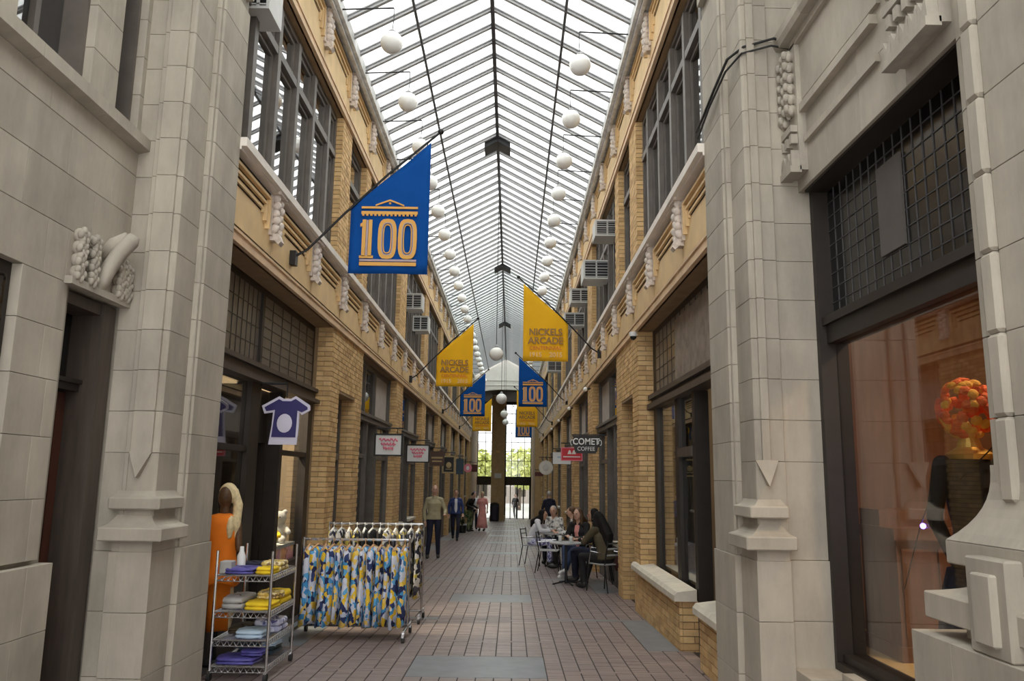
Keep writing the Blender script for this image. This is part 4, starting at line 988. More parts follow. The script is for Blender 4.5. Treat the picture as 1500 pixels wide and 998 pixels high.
air_con(CX - 2.24, CX - 1.80, 18.4, 5.42, 5.80, 'air conditioner at mid length on the left, the nearer of two'); air_con(CX - 2.24, CX - 1.83, 20.2, 5.22, 5.62, 'air conditioner at mid length on the left, the farther of two')
air_con(1.43, CX + 2.24, 13.4, 5.72, 6.02, 'air conditioner on the right, upper of the nearest pair'); air_con(1.36, CX + 2.24, 14.9, 5.32, 5.70, 'air conditioner on the right, lower of the nearest pair', .6)
air_con(1.38, CX + 2.24, 18.5, 5.65, 6.0, 'air conditioner with dark grille on the right beyond the nearest pair'); air_con(1.33, CX + 2.24, 20.0, 5.37, 5.72, 'air conditioner on the right just below and beyond the dark grilled one'); air_con(1.28, CX + 2.24, 28.5, 5.32, 5.70, 'air conditioner farthest off on the right')

# ---- small fittings
t = thing('security_camera', 'white dome security camera under the band on the right wall', 'camera', (CX + 2.06, 10.85, 3.47))
MB().lathe((0, 0, 0), [(.05, -.01), (.055, .02), (.055, .05), (.0, .06)], 12).build('housing', 'white_paint', t); MB().ell((0, 0, -.015), .045, 12, 8).build('dome', 'iron', t, True); MB().box(0, .06, -.03, .03, .0, .04).build('wall_mount', 'white_paint', t)
for k, y in enumerate((17.4, 22.4, 27.3, 32.2)):
    t = thing('wall_bulb', 'small white bulb under the band on the right wall, %s from the entrance' % ORD[k], 'lamp', (CX + 2.0, y, 3.44), group='bulbs on the right wall'); MB().ell((0, 0, 0), .05, 10, 8).build('bulb', 'opal', t, True); MB().tube([(.0, 0, 0), (.14, 0, .02)], .02, 8).build('socket', 'iron', t)
t = thing('black_cable', 'black cable strung across the right stone pier', 'cable', (1.66, 6.2, 4.8))
MB().tube([(.55, -.62, -.02), (.30, -.66, .03), (.08, -.62, -.02), (.0, -.45, -.03), (-.045, -.2, -.16), (-.05, .1, -.22), (-.05, .4, -.25)], .011, 6).build('strand', 'rubber', t); MB().tube([(.55, -.60, -.04), (.28, -.66, -.03), (.06, -.63, -.08), (-.01, -.42, -.12), (-.05, -.05, -.24), (-.05, .35, -.33)], .009, 6).build('strand', 'rubber', t)
t = thing('litter_bin', 'dark blue litter bin in front of the far pier', 'bin', (-1.02, 51.7, fz(51.7)))
MB().lathe((0, 0, 0), [(.26, 0), (.29, .1), (.30, .95), (.27, 1.0)], 16).build('body', 'bin_blue', t); MB().lathe((0, 0, 1.0), [(.30, 0), (.30, .06), (.2, .14), (.06, .17)], 16).build('lid', 'iron', t)

# ---- clothes racks
def clothes_rack(x0, x1, y0, y1, ztop, label):
    yc = (y0 + y1) / 2; f = fz(yc); t = thing('clothes_rack', label, 'clothes rack', ((x0 + x1) / 2, yc, f)); w = (x1 - x0) / 2; h = ztop - f; dy = (y1 - y0) / 2
    MB().tube([(-w, 0, h), (w, 0, h)], .014, 8).build('top_rail', 'chrome', t)
    for q in (-1, 1):
        MB().tube([(q * w, 0, .12), (q * w, 0, h + .02)], .016, 8).build('upright', 'chrome', t); MB().tube([(q * w, -dy, .11), (q * w, dy, .11)], .016, 8).build('foot_bar', 'chrome', t)
        for r in (-1, 1):
            c = MB().box(q * w - .012, q * w + .012, r * dy - .03, r * dy + .03, .06, .10).build('caster', 'chrome', t); MB().tube([(q * w - .014, r * dy, .035), (q * w + .014, r * dy, .035)], .038, 14).build('wheel', 'rubber', c)
    MB().tube([(-w, 0, .12), (w, 0, .12)], .012, 8).build('lower_rail', 'chrome', t)
    return t
def garment(x, y, zr, zh, label, m, group, wy=.21, th=.05, seed=0, hang='hanger_wood', cat='dress', name='hanging_dress'):
    R_ = random.Random(seed); t = thing(name, label, cat, (x, y, zr), R_.uniform(-.10, .10), group)
    mb = MB(); L_ = zr - zh; n_ = 20; k = 9
    prof = [(.10, .03, -.05), (.55, .7, -.065), (.92, .9, -.10), (.90, 1., -.2), (.85, .9, -.42 * L_), (.95, 1.05, -.7 * L_), (1.05, 1.2, -L_)]
    ph = R_.uniform(0, 6)
    for i, (a, b, z) in enumerate(prof):
        for j in range(n_):
            an = 2 * math.pi * j / n_; wv = 1 + (.22 * i / 6) * math.sin(an * 5 + ph + i * .3); zz = z + (.025 * math.sin(an * 3 + ph) if i == len(prof) - 1 else 0)
            mb.v.append((th * b * wv * math.cos(an), wy * a * (1 + .05 * math.sin(an * 4 + ph)) * math.sin(an), zz))
    for i in range(len(prof) - 1):
        for j in range(n_): mb.f.append((i * n_ + j, i * n_ + (j + 1) % n_, (i + 1) * n_ + (j + 1) % n_, (i + 1) * n_ + j)); mb.m.append(0)
    mb.f += [tuple(range(n_)), tuple(range((len(prof) - 1) * n_, len(prof) * n_))]; mb.m += [0, 0]
    mb.build('cloth', m, t, True)
    MB().tube([(0, -wy * .85, -.08), (0, 0, -.04), (0, wy * .85, -.08)], .013, 6).tube([(0, 0, -.04), (0, 0, -.01), (0, -.02, .016), (0, -.0, .03), (0, .018, .014)], .004, 5).build('hanger', hang, t)
clothes_rack(-2.26, -1.10, 8.60, 9.20, .80, 'chrome rolling rack full of blue and yellow flowered dresses')
nd = 13
for i in range(nd):
    x = -2.19 + 1.04 * i / (nd - 1)
    garment(x, 8.90, .785, -.06 + .02 * math.sin(i * 2.1), 'blue, white and yellow flowered dress, %s from the left on the front rack' % ORD[i], 'floral_blue', 'flowered dresses on the front rack', .25, .05, i)
clothes_rack(-2.26, -1.08, 9.85, 10.35, .90, 'second chrome rack with dark patterned clothes, behind the front rack')
for i in range(12):
    x = -2.2 + 1.06 * i / 11; dk = 4 <= i <= 6
    garment(x, 10.1, .885, .05, ('black garment' if dk else 'black and cream patterned garment') + ' on the rear rack, %s from the left' % ORD[i], 'cloth_black' if dk else 'floral_dark', 'clothes on the rear rack', .22, .045, 50 + i, 'white_paint', 'garment', 'hanging_garment')

# ---- wire shelving with folded clothes
X0s, X1s, Y0s, Y1s = -2.44, -1.98, 6.80, 7.55
fs = fz(7.1)
t = thing('wire_shelving', 'chrome wire shelving on casters beside the left stone pier', 'shelf', (0, 0, 0))
for x in (X0s, X1s):
    for y in (Y0s, Y1s):
        MB().tube([(x, y, fs + .09), (x, y, .86)], .0125, 8).build('post', 'chrome', t)
        c = MB().box(x - .012, x + .012, y - .02, y + .02, fs + .05, fs + .09).build('caster', 'chrome', t); MB().tube([(x - .014, y, fs + .036), (x + .014, y, fs + .036)], .036, 12).build('wheel', 'rubber', c)
SHZ = (.66, .37, .145, -.06)
for z in SHZ:
    m = MB()
    for zz in (z, z - .045):
        m.tube([(X0s, Y0s, zz), (X1s, Y0s, zz), (X1s, Y1s, zz), (X0s, Y1s, zz), (X0s, Y0s, zz)], .005, 6)
    for i in range(9): 
        xa = X0s + (X1s - X0s) * i / 9; xb = X0s + (X1s - X0s) * (i + .5) / 9; xc = X0s + (X1s - X0s) * (i + 1) / 9
        m.tube([(xa, Y0s, z - .045), (xb, Y0s, z), (xc, Y0s, z - .045)], .0035, 5)
    for i in range(14):
        ya = Y0s + (Y1s - Y0s) * i / 14; yb = Y0s + (Y1s - Y0s) * (i + .5) / 14; yc = Y0s + (Y1s - Y0s) * (i + 1) / 14
        m.tube([(X1s, ya, z - .045), (X1s, yb, z), (X1s, yc, z - .045)], .0035, 5)
    for i in range(1, 24): y = Y0s + (Y1s - Y0s) * i / 24; m.tube([(X0s, y, z), (X1s, y, z)], .0025, 4, caps=False)
    m.build('wire_shelf', 'chrome', t)
def folded(x, y, z, w, l, h, m, label, rz=0, cat='clothes', name='folded_shirt'):
    mb = MB()
    for i in range(2):
        for a in range(1):
            hh = h / 2
            n_ = 16; prof = [(.90, 0), (1.0, .2), (1.0, .7), (.93, .95), (.6, 1.05), (.0, 1.08)]
            for ri, (s_, zz) in enumerate(prof):
                for j in range(n_):
                    an = 2 * math.pi * j / n_; c, s2 = math.cos(an), math.sin(an); e = .38
                    mb.v.append((w / 2 * s_ * math.copysign(abs(c) ** e, c) + .006 * math.sin(j * 2 + i), l / 2 * s_ * math.copysign(abs(s2) ** e, s2), i * hh + hh * zz + .004 * math.sin(j * 3 + ri)))
            b0 = len(mb.v) - len(prof) * n_
            for ri in range(len(prof) - 1):
                for j in range(n_): mb.f.append((b0 + ri * n_ + j, b0 + ri * n_ + (j + 1) % n_, b0 + (ri + 1) * n_ + (j + 1) % n_, b0 + (ri + 1) * n_ + j)); mb.m.append(0)
            mb.f.append(tuple(range(b0, b0 + n_))); mb.m.append(0)
    o = mb.build(name, m, None, True); o.location = (x, y, z + .004); o.rotation_euler = (0, 0, rz); tag(o, label, cat); return o
z = SHZ[0]
folded(-2.28, 7.0, z, .26, .3, .045, 'cloth_purple', 'navy folded cloth on the top shelf of the wire rack'); folded(-2.07, 6.98, z, .16, .2, .05, 'cloth_yellow', 'small yellow folded cloth on the top shelf')
folded(-2.1, 7.28, z, .2, .26, .07, 'print_yellow', 'yellow patterned pouch at the back of the top shelf'); folded(-2.32, 7.36, z, .2, .25, .05, 'cloth_navy', 'dark folded cloth at the back of the top shelf')
o = MB().lathe((0, 0, 0), [(.035, 0), (.038, .02), (.038, .12), (.02, .16), (.016, .2), (.0, .2)], 12).build('pump_bottle', 'white_paint', None, True); o.location = (-2.36, 7.16, z + .004); tag(o, 'white bottle standing on the top shelf of the wire rack', 'bottle')
o = MB().box(-.05, .05, -.06, .06, 0, .10).build('small_box', 'cloth_grey', None); o.location = (-2.40, 6.94, z + .004); bevel(o, .006); tag(o, 'small grey box at the front left of the top shelf', 'box')
z = SHZ[1]
folded(-2.10, 7.0, z, .24, .30, .06, 'cloth_yellow', 'bright yellow folded shirt at the front of the second shelf'); folded(-2.1, 7.34, z, .24, .32, .10, 'cloth_yellow', 'tall stack of yellow shirts at the back of the second shelf'); folded(-2.08, 7.16, z + .065, .2, .22, .05, 'print_yellow', 'yellow patterned shirt lying on the yellow ones')
folded(-2.33, 7.1, z, .2, .42, .09, 'cloth_grey', 'pale grey folded cloth on the left of the second shelf')
z = SHZ[2]
folded(-2.16, 6.98, z, .24, .26, .06, 'cloth_paleblue', 'pale blue folded shirt on the third shelf'); folded(-2.1, 7.28, z, .24, .3, .10, 'print_lilac', 'lilac patterned shirts stacked on the third shelf'); folded(-2.34, 7.25, z, .16, .36, .04, 'cloth_olive', 'dark brown folded cloth on the left of the third shelf')
z = SHZ[3]
folded(-2.26, 6.98, z, .34, .28, .05, 'cloth_purple', 'shiny purple packet on the bottom shelf'); folded(-2.14, 7.0, z + .058, .2, .2, .04, 'cloth_purple', 'second purple packet lying on the first'); folded(-2.2, 7.34, z, .34, .3, .09, 'sign_teal', 'dark teal folded clothes at the back of the bottom shelf'); folded(-2.06, 7.2, z + .098, .14, .22, .03, 'cloth_paleblue', 'pale blue packet lying on the teal clothes')

# ---- dressed mannequin at the left shop door
t = thing('mannequin', 'mannequin in a long orange dress with a pale scarf, by the left pier', 'mannequin', (-2.64, 7.45, fz(7.45)), .3)
MB().lathe((0, 0, 0), [(.14, 0), (.14, .02), (.02, .04), (.015, .9)], 16).build('stand', 'iron', t)
m = MB(); n_ = 22; prof = [(.05, 1.32), (.13, 1.30), (.15, 1.22), (.13, 1.05), (.12, .95), (.15, .80), (.17, .70), (.16, .69), (.12, .68), (.125, .5), (.12, .3)]
for r, zz in prof:
    for j in range(n_): an = 2 * math.pi * j / n_; wv = 1 + .06 * math.sin(6 * an + zz * 2); m.v.append((r * wv * math.cos(an), .8 * r * wv * math.sin(an), zz + (.02 * math.sin(3 * an) if zz < .75 else 0)))
for i in range(len(prof) - 1):
    for j in range(n_): m.f.append((i * n_ + j, i * n_ + (j + 1) % n_, (i + 1) * n_ + (j + 1) % n_, (i + 1) * n_ + j)); m.m.append(0)
m.f += [tuple(range(n_)), tuple(range((len(prof) - 1) * n_, len(prof) * n_))]; m.m += [0, 0]
m.build('dress', 'cloth_orange', t, True)
b = MB().ell((0, 0, 1.47), (.068, .08, .10), 16, 12).limb((0, 0, 1.28), (0, 0, 1.42), .045, .042).limb((.12, -.02, 1.24), (.15, -.05, 1.0), .04, .032).limb((-.12, -.02, 1.24), (-.15, -.05, 1.0), .04, .032).build('body', 'hair_brown', t); voxel(b, .012)
h = MB().ell((.02, .03, 1.50), (.085, .085, .10), 12, 10).tube([(.07, .0, 1.54), (.115, -.02, 1.40), (.11, -.04, 1.2), (.09, -.04, 1.08)], [.035, .045, .04, .02], 10).tube([(.05, -.07, 1.30), (.06, -.1, 1.2), (.06, -.1, 1.1)], [.03, .04, .02], 8).build('scarf', 'hair_blond', t); voxel(h, .012)
MB().tube([(.10, -.02, .7), (.11, -.03, .45), (.10, -.02, .28)], [.02, .035, .02], 8).build('scarf_tail', 'hair_blond', t)

# ---- things behind the left shop window
t = thing('display_table', 'low display table with a pink patterned front in the left shop window', 'table', (-3.02, 9.95, fz(9.95)))
MB().box(-.26, .26, -.45, .45, .86, .90).build('table_top', 'ac_white', t); MB().box(-.25, .25, -.44, .44, .5, .86).build('front_panel', 'pink_panel', t)
for q in (-1, 1):
    for r in (-1, 1): MB().box(q * .22 - .02, q * .22 + .02, r * .4 - .02, r * .4 + .02, 0, .5).build('leg', 'ac_white', t)
def plush(x, y, z, m, label, k=1.0):
    t = thing('plush_toy', label, 'toy', (x, y, z)); b = MB().ell((0, 0, .11 * k), (.10 * k, .09 * k, .12 * k), 12, 10).ell((0, -.02, .27 * k), (.085 * k, .08 * k, .08 * k), 12, 10)
    for q in (-1, 1): b.ell((q * .06 * k, 0, .34 * k), .03 * k, 8, 6).limb((q * .08 * k, -.03, .16 * k), (q * .13 * k, -.08, .12 * k), .032 * k, .03 * k).limb((q * .06 * k, -.05, .04 * k), (q * .08 * k, -.15 * k, .035 * k), .04 * k, .04 * k)
    voxel(b.build('body', m, t), .012); MB().ell((.03 * k, -.095 * k, .285 * k), .009, 6, 5).ell((-.03 * k, -.095 * k, .285 * k), .009, 6, 5).build('eyes', 'eye', t)
plush(-2.88, 9.75, .655, 'cloth_yellow', 'yellow plush toy in the left shop window', .95); plush(-2.90, 10.15, .655, 'cloth_grey', 'grey plush toy beside the yellow one', 1.1)
t = thing('hanging_shirts', 'yellow and navy clothes hung on a stand in the left shop window', 'clothes', (-3.1, 10.25, .655)); MB().tube([(0, 0, 0), (0, 0, 1.0)], .012, 8).build('stand', 'chrome', t)
for i, (m_, zz) in enumerate((('cloth_yellow', .62), ('cloth_navy', .36), ('print_yellow', .86))): MB().tube([(0, -.14, zz), (0, -.06, zz + .06), (0, .06, zz + .06), (0, .14, zz)], [.05, .09, .09, .05], 10, flat=.5).build('shirt', m_, t, True)

# ---- right display window
t = thing('wooden_counter', 'reddish wooden counter inside the right display window', 'counter', (2.98, 6.0, .28)); bd = MB().box(-.26, .26, -.28, .28, 0, .82).box(-.28, .28, -.31, .31, .0, .10).build('body', 'counter_wood', t)
MB().box(-.29, .29, -.32, .32, .82, .90).box(-.26, .26, -.05, .28, .90, 1.02).build('counter_top', 'counter_wood', t)
for x in (-.13, .13): MB().box(x - .10, x + .10, -.295, -.28, .16, .76).build('panel', 'counter_wood', bd)
t = thing('flower_mannequin', 'black clothed mannequin with orange flowers for a head in the right window', 'mannequin', (2.72, 4.72, .28))
MB().lathe((0, 0, 0), [(.16, 0), (.16, .02), (.02, .05), (.018, .75)], 16).build('stand', 'gold_trim', t)
b = MB().tube([(0, 0, .70), (0, 0, .95), (0, 0, 1.2), (0, 0, 1.38)], [.16, .13, .17, .10], 14, flat=.7).limb((.17, 0, 1.33), (.24, -.02, 1.05), .05, .04).limb((-.17, 0, 1.33), (-.25, -.02, 1.02), .055, .045).limb((-.25, -.02, 1.02), (-.2, -.12, .78), .045, .035).build('coat', 'cloth_black', t); voxel(b, .012)
MB().lathe((0, 0, .35), [(.24, 0), (.22, .2), (.17, .38)], 18).build('skirt', 'cloth_navy', t)
MB().lathe((0, 0, 1.36), [(.11, 0), (.13, .03), (.07, .07), (.045, .16)], 16).build('collar', 'gold_trim', t)
m = MB(); R_ = random.Random(9)
for i in range(110):
    v = Vector((R_.gauss(0, 1), R_.gauss(0, 1), R_.gauss(0, 1))).normalized(); c = Vector((0, 0, 1.66)) + Vector((v.x * .15, v.y * .15, v.z * .17)); m.ell(c, (.034, .034, .02), 7, 5, v.to_track_quat('Z', 'Y').to_matrix(), m=i % 3 == 0)
m.build('flower_head', ['flower', 'flower_gold'], t, kind='stuff')
t = thing('light_string', 'string of violet lights in the right display window', 'lights', (2.58, 4.95, .9))
MB().tube([(.05, .5, -.1), (.03, .2, .32), (.03, 0, .56), (.03, -.3, .62), (.0, -.9, .9)], .004, 5).build('wire', 'iron', t)
for p_ in ((.03, .16, .33), (.03, -.02, .57)): MB().ell(p_, .018, 8, 6).build('bulb', 'led_violet', t)
for i, (s, x, y, z, l) in enumerate(((1, 3.6, 4.6, 3.55, 'ceiling spot in the right display window'), (1, 3.3, 9.2, 3.4, 'added fill light inside the right shop'), (-1, -3.9, 9.6, 3.4, 'added fill light inside the left shop'))):  # both shop fixtures are added to brighten the wares behind the glass
    t = thing('ceiling_light', l, 'lamp', (x, y, z)); MB().box(-.2, .2, -.2, .2, 0, .06).build('housing', 'iron', t); MB().box(-.17, .17, -.17, .17, -.01, 0).build('diffuser', 'shop_lamp', t)
    MB().tube([(0, 0, .06), (0, 0, (3.66 if i == 0 else 3.6) - z)], .01, 6).build('rod', 'iron', t)
lamp('window_spot_light', (3.6, 4.6, 3.52), 30, (1, .66, .36), .3); lamp('shop_fill_right', (3.3, 9.2, 3.37), 22, (1, .8, .55), .3); lamp('shop_fill_left', (-3.9, 9.6, 3.37), 160, (1, .85, .6), .3)  # the two shop lights are added fill for the dark interiors
# ================================================================== PEOPLE
STAND = dict(pelvis=(0, 0, .94), waist=(0, 0, 1.10), chest=(0, -.01, 1.30), neck=(0, .01, 1.47), head=(0, -.02, 1.63),
             shl=(.165, .01, 1.385), shr=(-.165, .01, 1.385), ell=(.24, .03, 1.14), elr=(-.24, .03, 1.14), wrl=(.25, -.05, .90), wrr=(-.25, -.05, .90),
             hil=(.09, 0, .92), hir=(-.09, 0, .92), knl=(.10, -.02, .50), knr=(-.10, -.02, .50), anl=(.11, .02, .09), anr=(-.11, .02, .09))
SEAT = dict(pelvis=(0, .02, .53), waist=(0, .0, .68), chest=(0, -.04, .88), neck=(0, -.06, 1.05), head=(0, -.10, 1.20),
            shl=(.175, -.05, 1.0), shr=(-.175, -.05, 1.0), ell=(.23, -.14, .76), elr=(-.23, -.14, .76), wrl=(.10, -.36, .76), wrr=(-.12, -.36, .76),
            hil=(.09, -.02, .52), hir=(-.09, -.02, .52), knl=(.11, -.44, .53), knr=(-.11, -.44, .53), anl=(.10, -.42, .10), anr=(-.10, -.42, .10))
def V(p): return Vector(p)
def hand(m, wr, el, side):
    d = (V(wr) - V(el)).normalized(); up = Vector((0, 0, 1)); a = d.cross(up)
    a = Vector((1, 0, 0)) if a.length < .2 else a.normalized()
    a = a * side; nrm = a.cross(d).normalized()
    w = V(wr); rot = Matrix((a, nrm, d)).transposed()
    m.ell(w + d * .045, (.038, .017, .052), 10, 8, rot)
    for i, L_ in enumerate((.062, .072, .068, .052)):
        b = w + d * .085 + a * (-.030 + .020 * i); k1 = b + d * L_ * .55 + nrm * .012; k2 = k1 + d * L_ * .30 + nrm * .028
        m.tube([b, k1, k2], [.0092, .0088, .0075], 7); m.ell(k2, .0075, 6, 5)
    b = w + d * .03 - a * .032; k1 = b - a * .022 + d * .030; k2 = k1 - a * .006 + d * .028 + nrm * .01
    m.tube([b, k1, k2], [.0115, .010, .0085], 7); m.ell(k2, .0085, 6, 5)
def person(label, loc, rz, J, skin='skin', top='cloth_navy', bottom='cloth_navy', hair='hair_brown', shoes='shoe', long_hair=0.0, hairk=1.0, bald=False, skirt=None, sleeve=1.0, yaw=0.0, pitch=0.0, jacket=None, k=1.0, collar=False, vox=.010):
    J = dict(J); t = thing('person', label, 'person', (loc[0], loc[1], fz(loc[1])), rz); t.scale = (k, k, k)
    H = V(J['head']); R_ = Matrix.Rotation(yaw, 3, 'Z') @ Matrix.Rotation(pitch, 3, 'X')
    def hp(x, y, z): return H + R_ @ Vector((x, y, z))
    b = MB()
    b.ell(H, (.073, .090, .112), 18, 14, R_).ell(hp(0, -.022, -.062), (.052, .058, .052), 14, 10, R_).ell(hp(0, -.094, -.012), (.013, .020, .024), 8, 6, R_).ell(hp(0, -.082, .026), (.052, .014, .012), 10, 6, R_)
    for q in (-1, 1): b.ell(hp(q * .074, .0, -.008), (.012, .022, .032), 8, 6, R_)
    b.tube([V(J['neck']) - Vector((0, 0, .05)), V(J['neck']), H + R_ @ Vector((0, .012, -.06))], [.062, .055, .052], 12)
    b.tube([J['pelvis'], J['waist'], J['chest'], V(J['neck']) - Vector((0, 0, .03))], [.15, .125, .155, .09], 16, flat=.62); b.ell(J['pelvis'], (.155, .10, .10), 14, 10)
    for q in 'lr':
        b.limb(J['sh' + q], J['el' + q], .046, .038); b.limb(J['el' + q], J['wr' + q], .038, .026)
        b.limb(J['hi' + q], J['kn' + q], .075, .05); b.limb(J['kn' + q], J['an' + q], .05, .036)
        hand(b, J['wr' + q], J['el' + q], 1 if q == 'l' else -1)
    voxel(b.build('body', skin, t, True), vox, 1)
    e = MB()
    for q in (-1, 1): e.ell(hp(q * .030, -.082, .010), (.012, .008, .009), 8, 6, R_)
    e.build('eyes', 'eye', t, True)
    MB().ell(hp(0, -.079, -.062), (.022, .008, .008), 8, 6, R_).build('mouth', 'lip', t, True)
    h = MB()
    if bald: h.ell(hp(0, .030, -.0), (.079, .078, .065), 14, 10, R_)
    else: h.ell(hp(0, .022, .030), (.083 * hairk ** .5, .090, .098 * hairk ** .4), 16, 12, R_)
    if long_hair:
        c = V(J['chest']); p1 = hp(0, .055, -.05); p2 = Vector((c.x, c.y + .12, H.z - long_hair * .6)); p3 = Vector((c.x, c.y + .13, H.z - long_hair))
        h.tube([hp(0, .03, .05), p1, p2, p3], [.08 * hairk, .095 * hairk, .105 * hairk, .07 * hairk], 12, flat=.75)
        for q in (-1, 1): h.tube([hp(q * .06, .0, .04), hp(q * .082, .01, -.08), hp(q * .085, .02, -.08 - long_hair * .45)], [.03 * hairk, .04 * hairk, .03 * hairk], 8)
    voxel(h.build('hair', hair, t, True), vox, 1)
    # top
    a = MB()
    a.tube([V(J['pelvis']) + Vector((0, 0, -.02 if not skirt else .02)), J['waist'], J['chest'], V(J['neck']) - Vector((0, 0, .035))], [.186, .158, .172, .085], 18, flat=.70)
    for q in 'lr':
        S, E, Wp = V(J['sh' + q]), V(J['el' + q]), V(J['wr' + q])
        a.limb(V(J['neck']) + (S - V(J['neck'])) * .12 - Vector((0, 0, .035)), S, .058, .062)
        if sleeve > .5: a.limb(S, E, .061, .052); a.limb(E, E.lerp(Wp, .88), .052, .040)
        else: a.limb(S, S.lerp(E, .7), .066, .06)
    if collar: a.tube([V(J['neck']) + Vector((0, .0, -.05)), V(J['neck']) + Vector((0, .0, .012))], [.085, .07], 14)
    tp = voxel(a.build('jacket' if jacket or collar else 'top', top, t, True), vox * 1.15, 2)
    if jacket:   # shirt showing in the open front
        s_ = MB(); C1, C2 = V(J['waist']), V(J['neck'])
        s_.tube([V(J['pelvis']) + Vector((0, -.058, .0)), C1 + Vector((0, -.058, 0)), V(J['chest']) + Vector((0, -.062, .0)), C2 + Vector((0, -.045, -.05))], [.075, .075, .075, .05], 12, flat=.9)
        voxel(s_.build('shirt', jacket, t, True), vox, 1)
    l = MB()
    if skirt:
        P0 = V(J['pelvis'])
        n_ = 20; prof = [(.14, .16), (.165, .0), (.19, -.3), (.22, -.6), (.25, -skirt)]
        for r, dz in prof:
            for j in range(n_): an = 2 * math.pi * j / n_; wv = 1 + .05 * math.sin(an * 6) * (1 if dz < -.1 else 0); l.v.append((P0.x + r * wv * math.cos(an), P0.y + .75 * r * wv * math.sin(an), P0.z + dz))
        for i in range(len(prof) - 1):
            for j in range(n_): l.f.append((i * n_ + j, i * n_ + (j + 1) % n_, (i + 1) * n_ + (j + 1) % n_, (i + 1) * n_ + j)); l.m.append(0)
        l.f += [tuple(range(n_)), tuple(range((len(prof) - 1) * n_, len(prof) * n_))]; l.m += [0, 0]
        l.build('skirt', bottom, t, True)
    else:
        l.ell(J['pelvis'], (.160, .110, .12), 14, 10)
        for q in 'lr': l.limb(J['hi' + q], J['kn' + q], .094, .066, 12); l.limb(J['kn' + q], V(J['kn' + q]).lerp(V(J['an' + q]), .93), .066, .052, 12)
        voxel(l.build('trousers', bottom, t, True), vox * 1.15, 2)
    for q in 'lr':
        an = V(J['an' + q]); kn = V(J['kn' + q]); f = MB()
        f.ell(an + Vector((0, -.065, -.045)), (.046, .125, .045), 12, 8).ell(an + Vector((0, .01, -.02)), (.045, .055, .06), 10, 8)
        f.build('shoe', shoes, t, True)
    return t
def pose(base, **kw): d = dict(base); d.update(kw); return d
R_ = math.radians
person('balding man in a beige zip jacket and dark trousers standing on the left', (-1.90, 20.1), R_(8),
       pose(STAND, elr=(-.25, .04, 1.12), wrr=(-.22, -.02, .88), ell=(.27, -.02, 1.12), wrl=(.24, -.25, 1.05), anl=(.12, .04, .09), anr=(-.14, -.04, .09)), skin='skin', top='cloth_beige', bottom='cloth_navy', hair='hair_grey', bald=True, collar=True, k=1.02)
person('person in an open blue jacket and white shirt walking behind the man in beige', (-1.90, 28.0), R_(5),
       pose(STAND, anl=(.06, -.16, .10), knl=(.09, -.16, .52), anr=(-.08, .22, .16), knr=(-.09, .02, .50), wrl=(.24, -.14, .92), wrr=(-.24, .02, .90)), top='cloth_blue', bottom='cloth_navy', hair='hair_brown', jacket='cloth_white', k=1.0)
person('person in a black top and camouflage trousers far off by the left wall', (-1.80, 35.6), R_(60),
       pose(STAND, chest=(0, -.08, 1.28), neck=(0, -.12, 1.43), head=(0, -.19, 1.57), shl=(.185, -.1, 1.38), shr=(-.185, -.1, 1.38), wrl=(.15, -.34, 1.0), wrr=(-.15, -.34, 1.0)), top='cloth_black', bottom='camo', hair='hair_black', vox=.013)
person('person in a violet cap and pale shirt just behind the camouflage trousers', (-1.72, 38.2), R_(20), pose(STAND), top='cloth_white', bottom='cloth_navy', hair='cloth_purple', vox=.014)
person('person in a long pink dress with a dark belt far off on the left', (-1.28, 36.4), R_(-15), pose(STAND), top='cloth_pink', bottom='cloth_pink', hair='hair_blond', skirt=.80, sleeve=.4, vox=.013)
person('dark figure seen through the far right doors', (.36, 59.5), R_(0), pose(STAND, anl=(.06, -.1, .1), anr=(-.06, .1, .1)), top='cloth_black', bottom='cloth_navy', hair='hair_black', vox=.015)
person('pale haired person in a navy coat standing beyond the tables on the right', (1.42, 29.6), R_(180), pose(STAND), top='cloth_navy', bottom='cloth_navy', hair='hair_grey', collar=True, vox=.013)
person('woman with long black hair and an olive jacket seated nearest, right side', (1.58, 13.5), R_(-142),
       pose(SEAT, chest=(0, -.07, .86), neck=(0, -.11, 1.02), head=(0, -.17, 1.15), shl=(.175, -.10, .98), shr=(-.175, -.10, .98), elr=(-.20, -.34, .78), wrr=(-.10, -.30, 1.02), ell=(.22, -.28, .78), wrl=(.05, -.44, .80), knr=(-.13, -.44, .56), anr=(-.02, -.50, .12)),
       top='cloth_olive', bottom='cloth_black', hair='hair_black', long_hair=.44, pitch=.25, hairk=1.22)
person('woman in a pink top, dark waistcoat and jeans with white shoes seated facing the aisle', (1.36, 15.6), R_(-40),
       pose(SEAT, knl=(.10, -.42, .54), anl=(.05, -.62, .14), knr=(-.08, -.40, .58), anr=(.10, -.66, .22), wrr=(-.06, -.34, .80)), top='cloth_black', jacket='cloth_pink', bottom='cloth_denim', hair='hair_brown', shoes='sneaker', long_hair=.26)
person('dark haired person in black seated between the pink top and the olive jacket', (1.62, 14.85), R_(-100), pose(SEAT), skin='skin_tan', top='cloth_black', bottom='cloth_navy', hair='hair_black', long_hair=.2)
person('black haired person in a white top seated with back to the aisle', (.52, 18.4), R_(70),
       pose(SEAT, chest=(0, -.12, .86), neck=(0, -.18, 1.0), head=(0, -.24, 1.12), shl=(.175, -.15, .98), shr=(-.175, -.15, .98), ell=(.24, -.26, .78), elr=(-.24, -.26, .78), wrl=(.10, -.44, .78), wrr=(-.10, -.44, .78)), skin='skin_tan', top='cloth_white', bottom='print_lilac', hair='hair_black', long_hair=.28)
person('person in a grey patterned top seated across the farther table', (1.05, 19.3), R_(-20), pose(SEAT), top='print_grey_top', bottom='cloth_navy', hair='hair_grey', vox=.012)
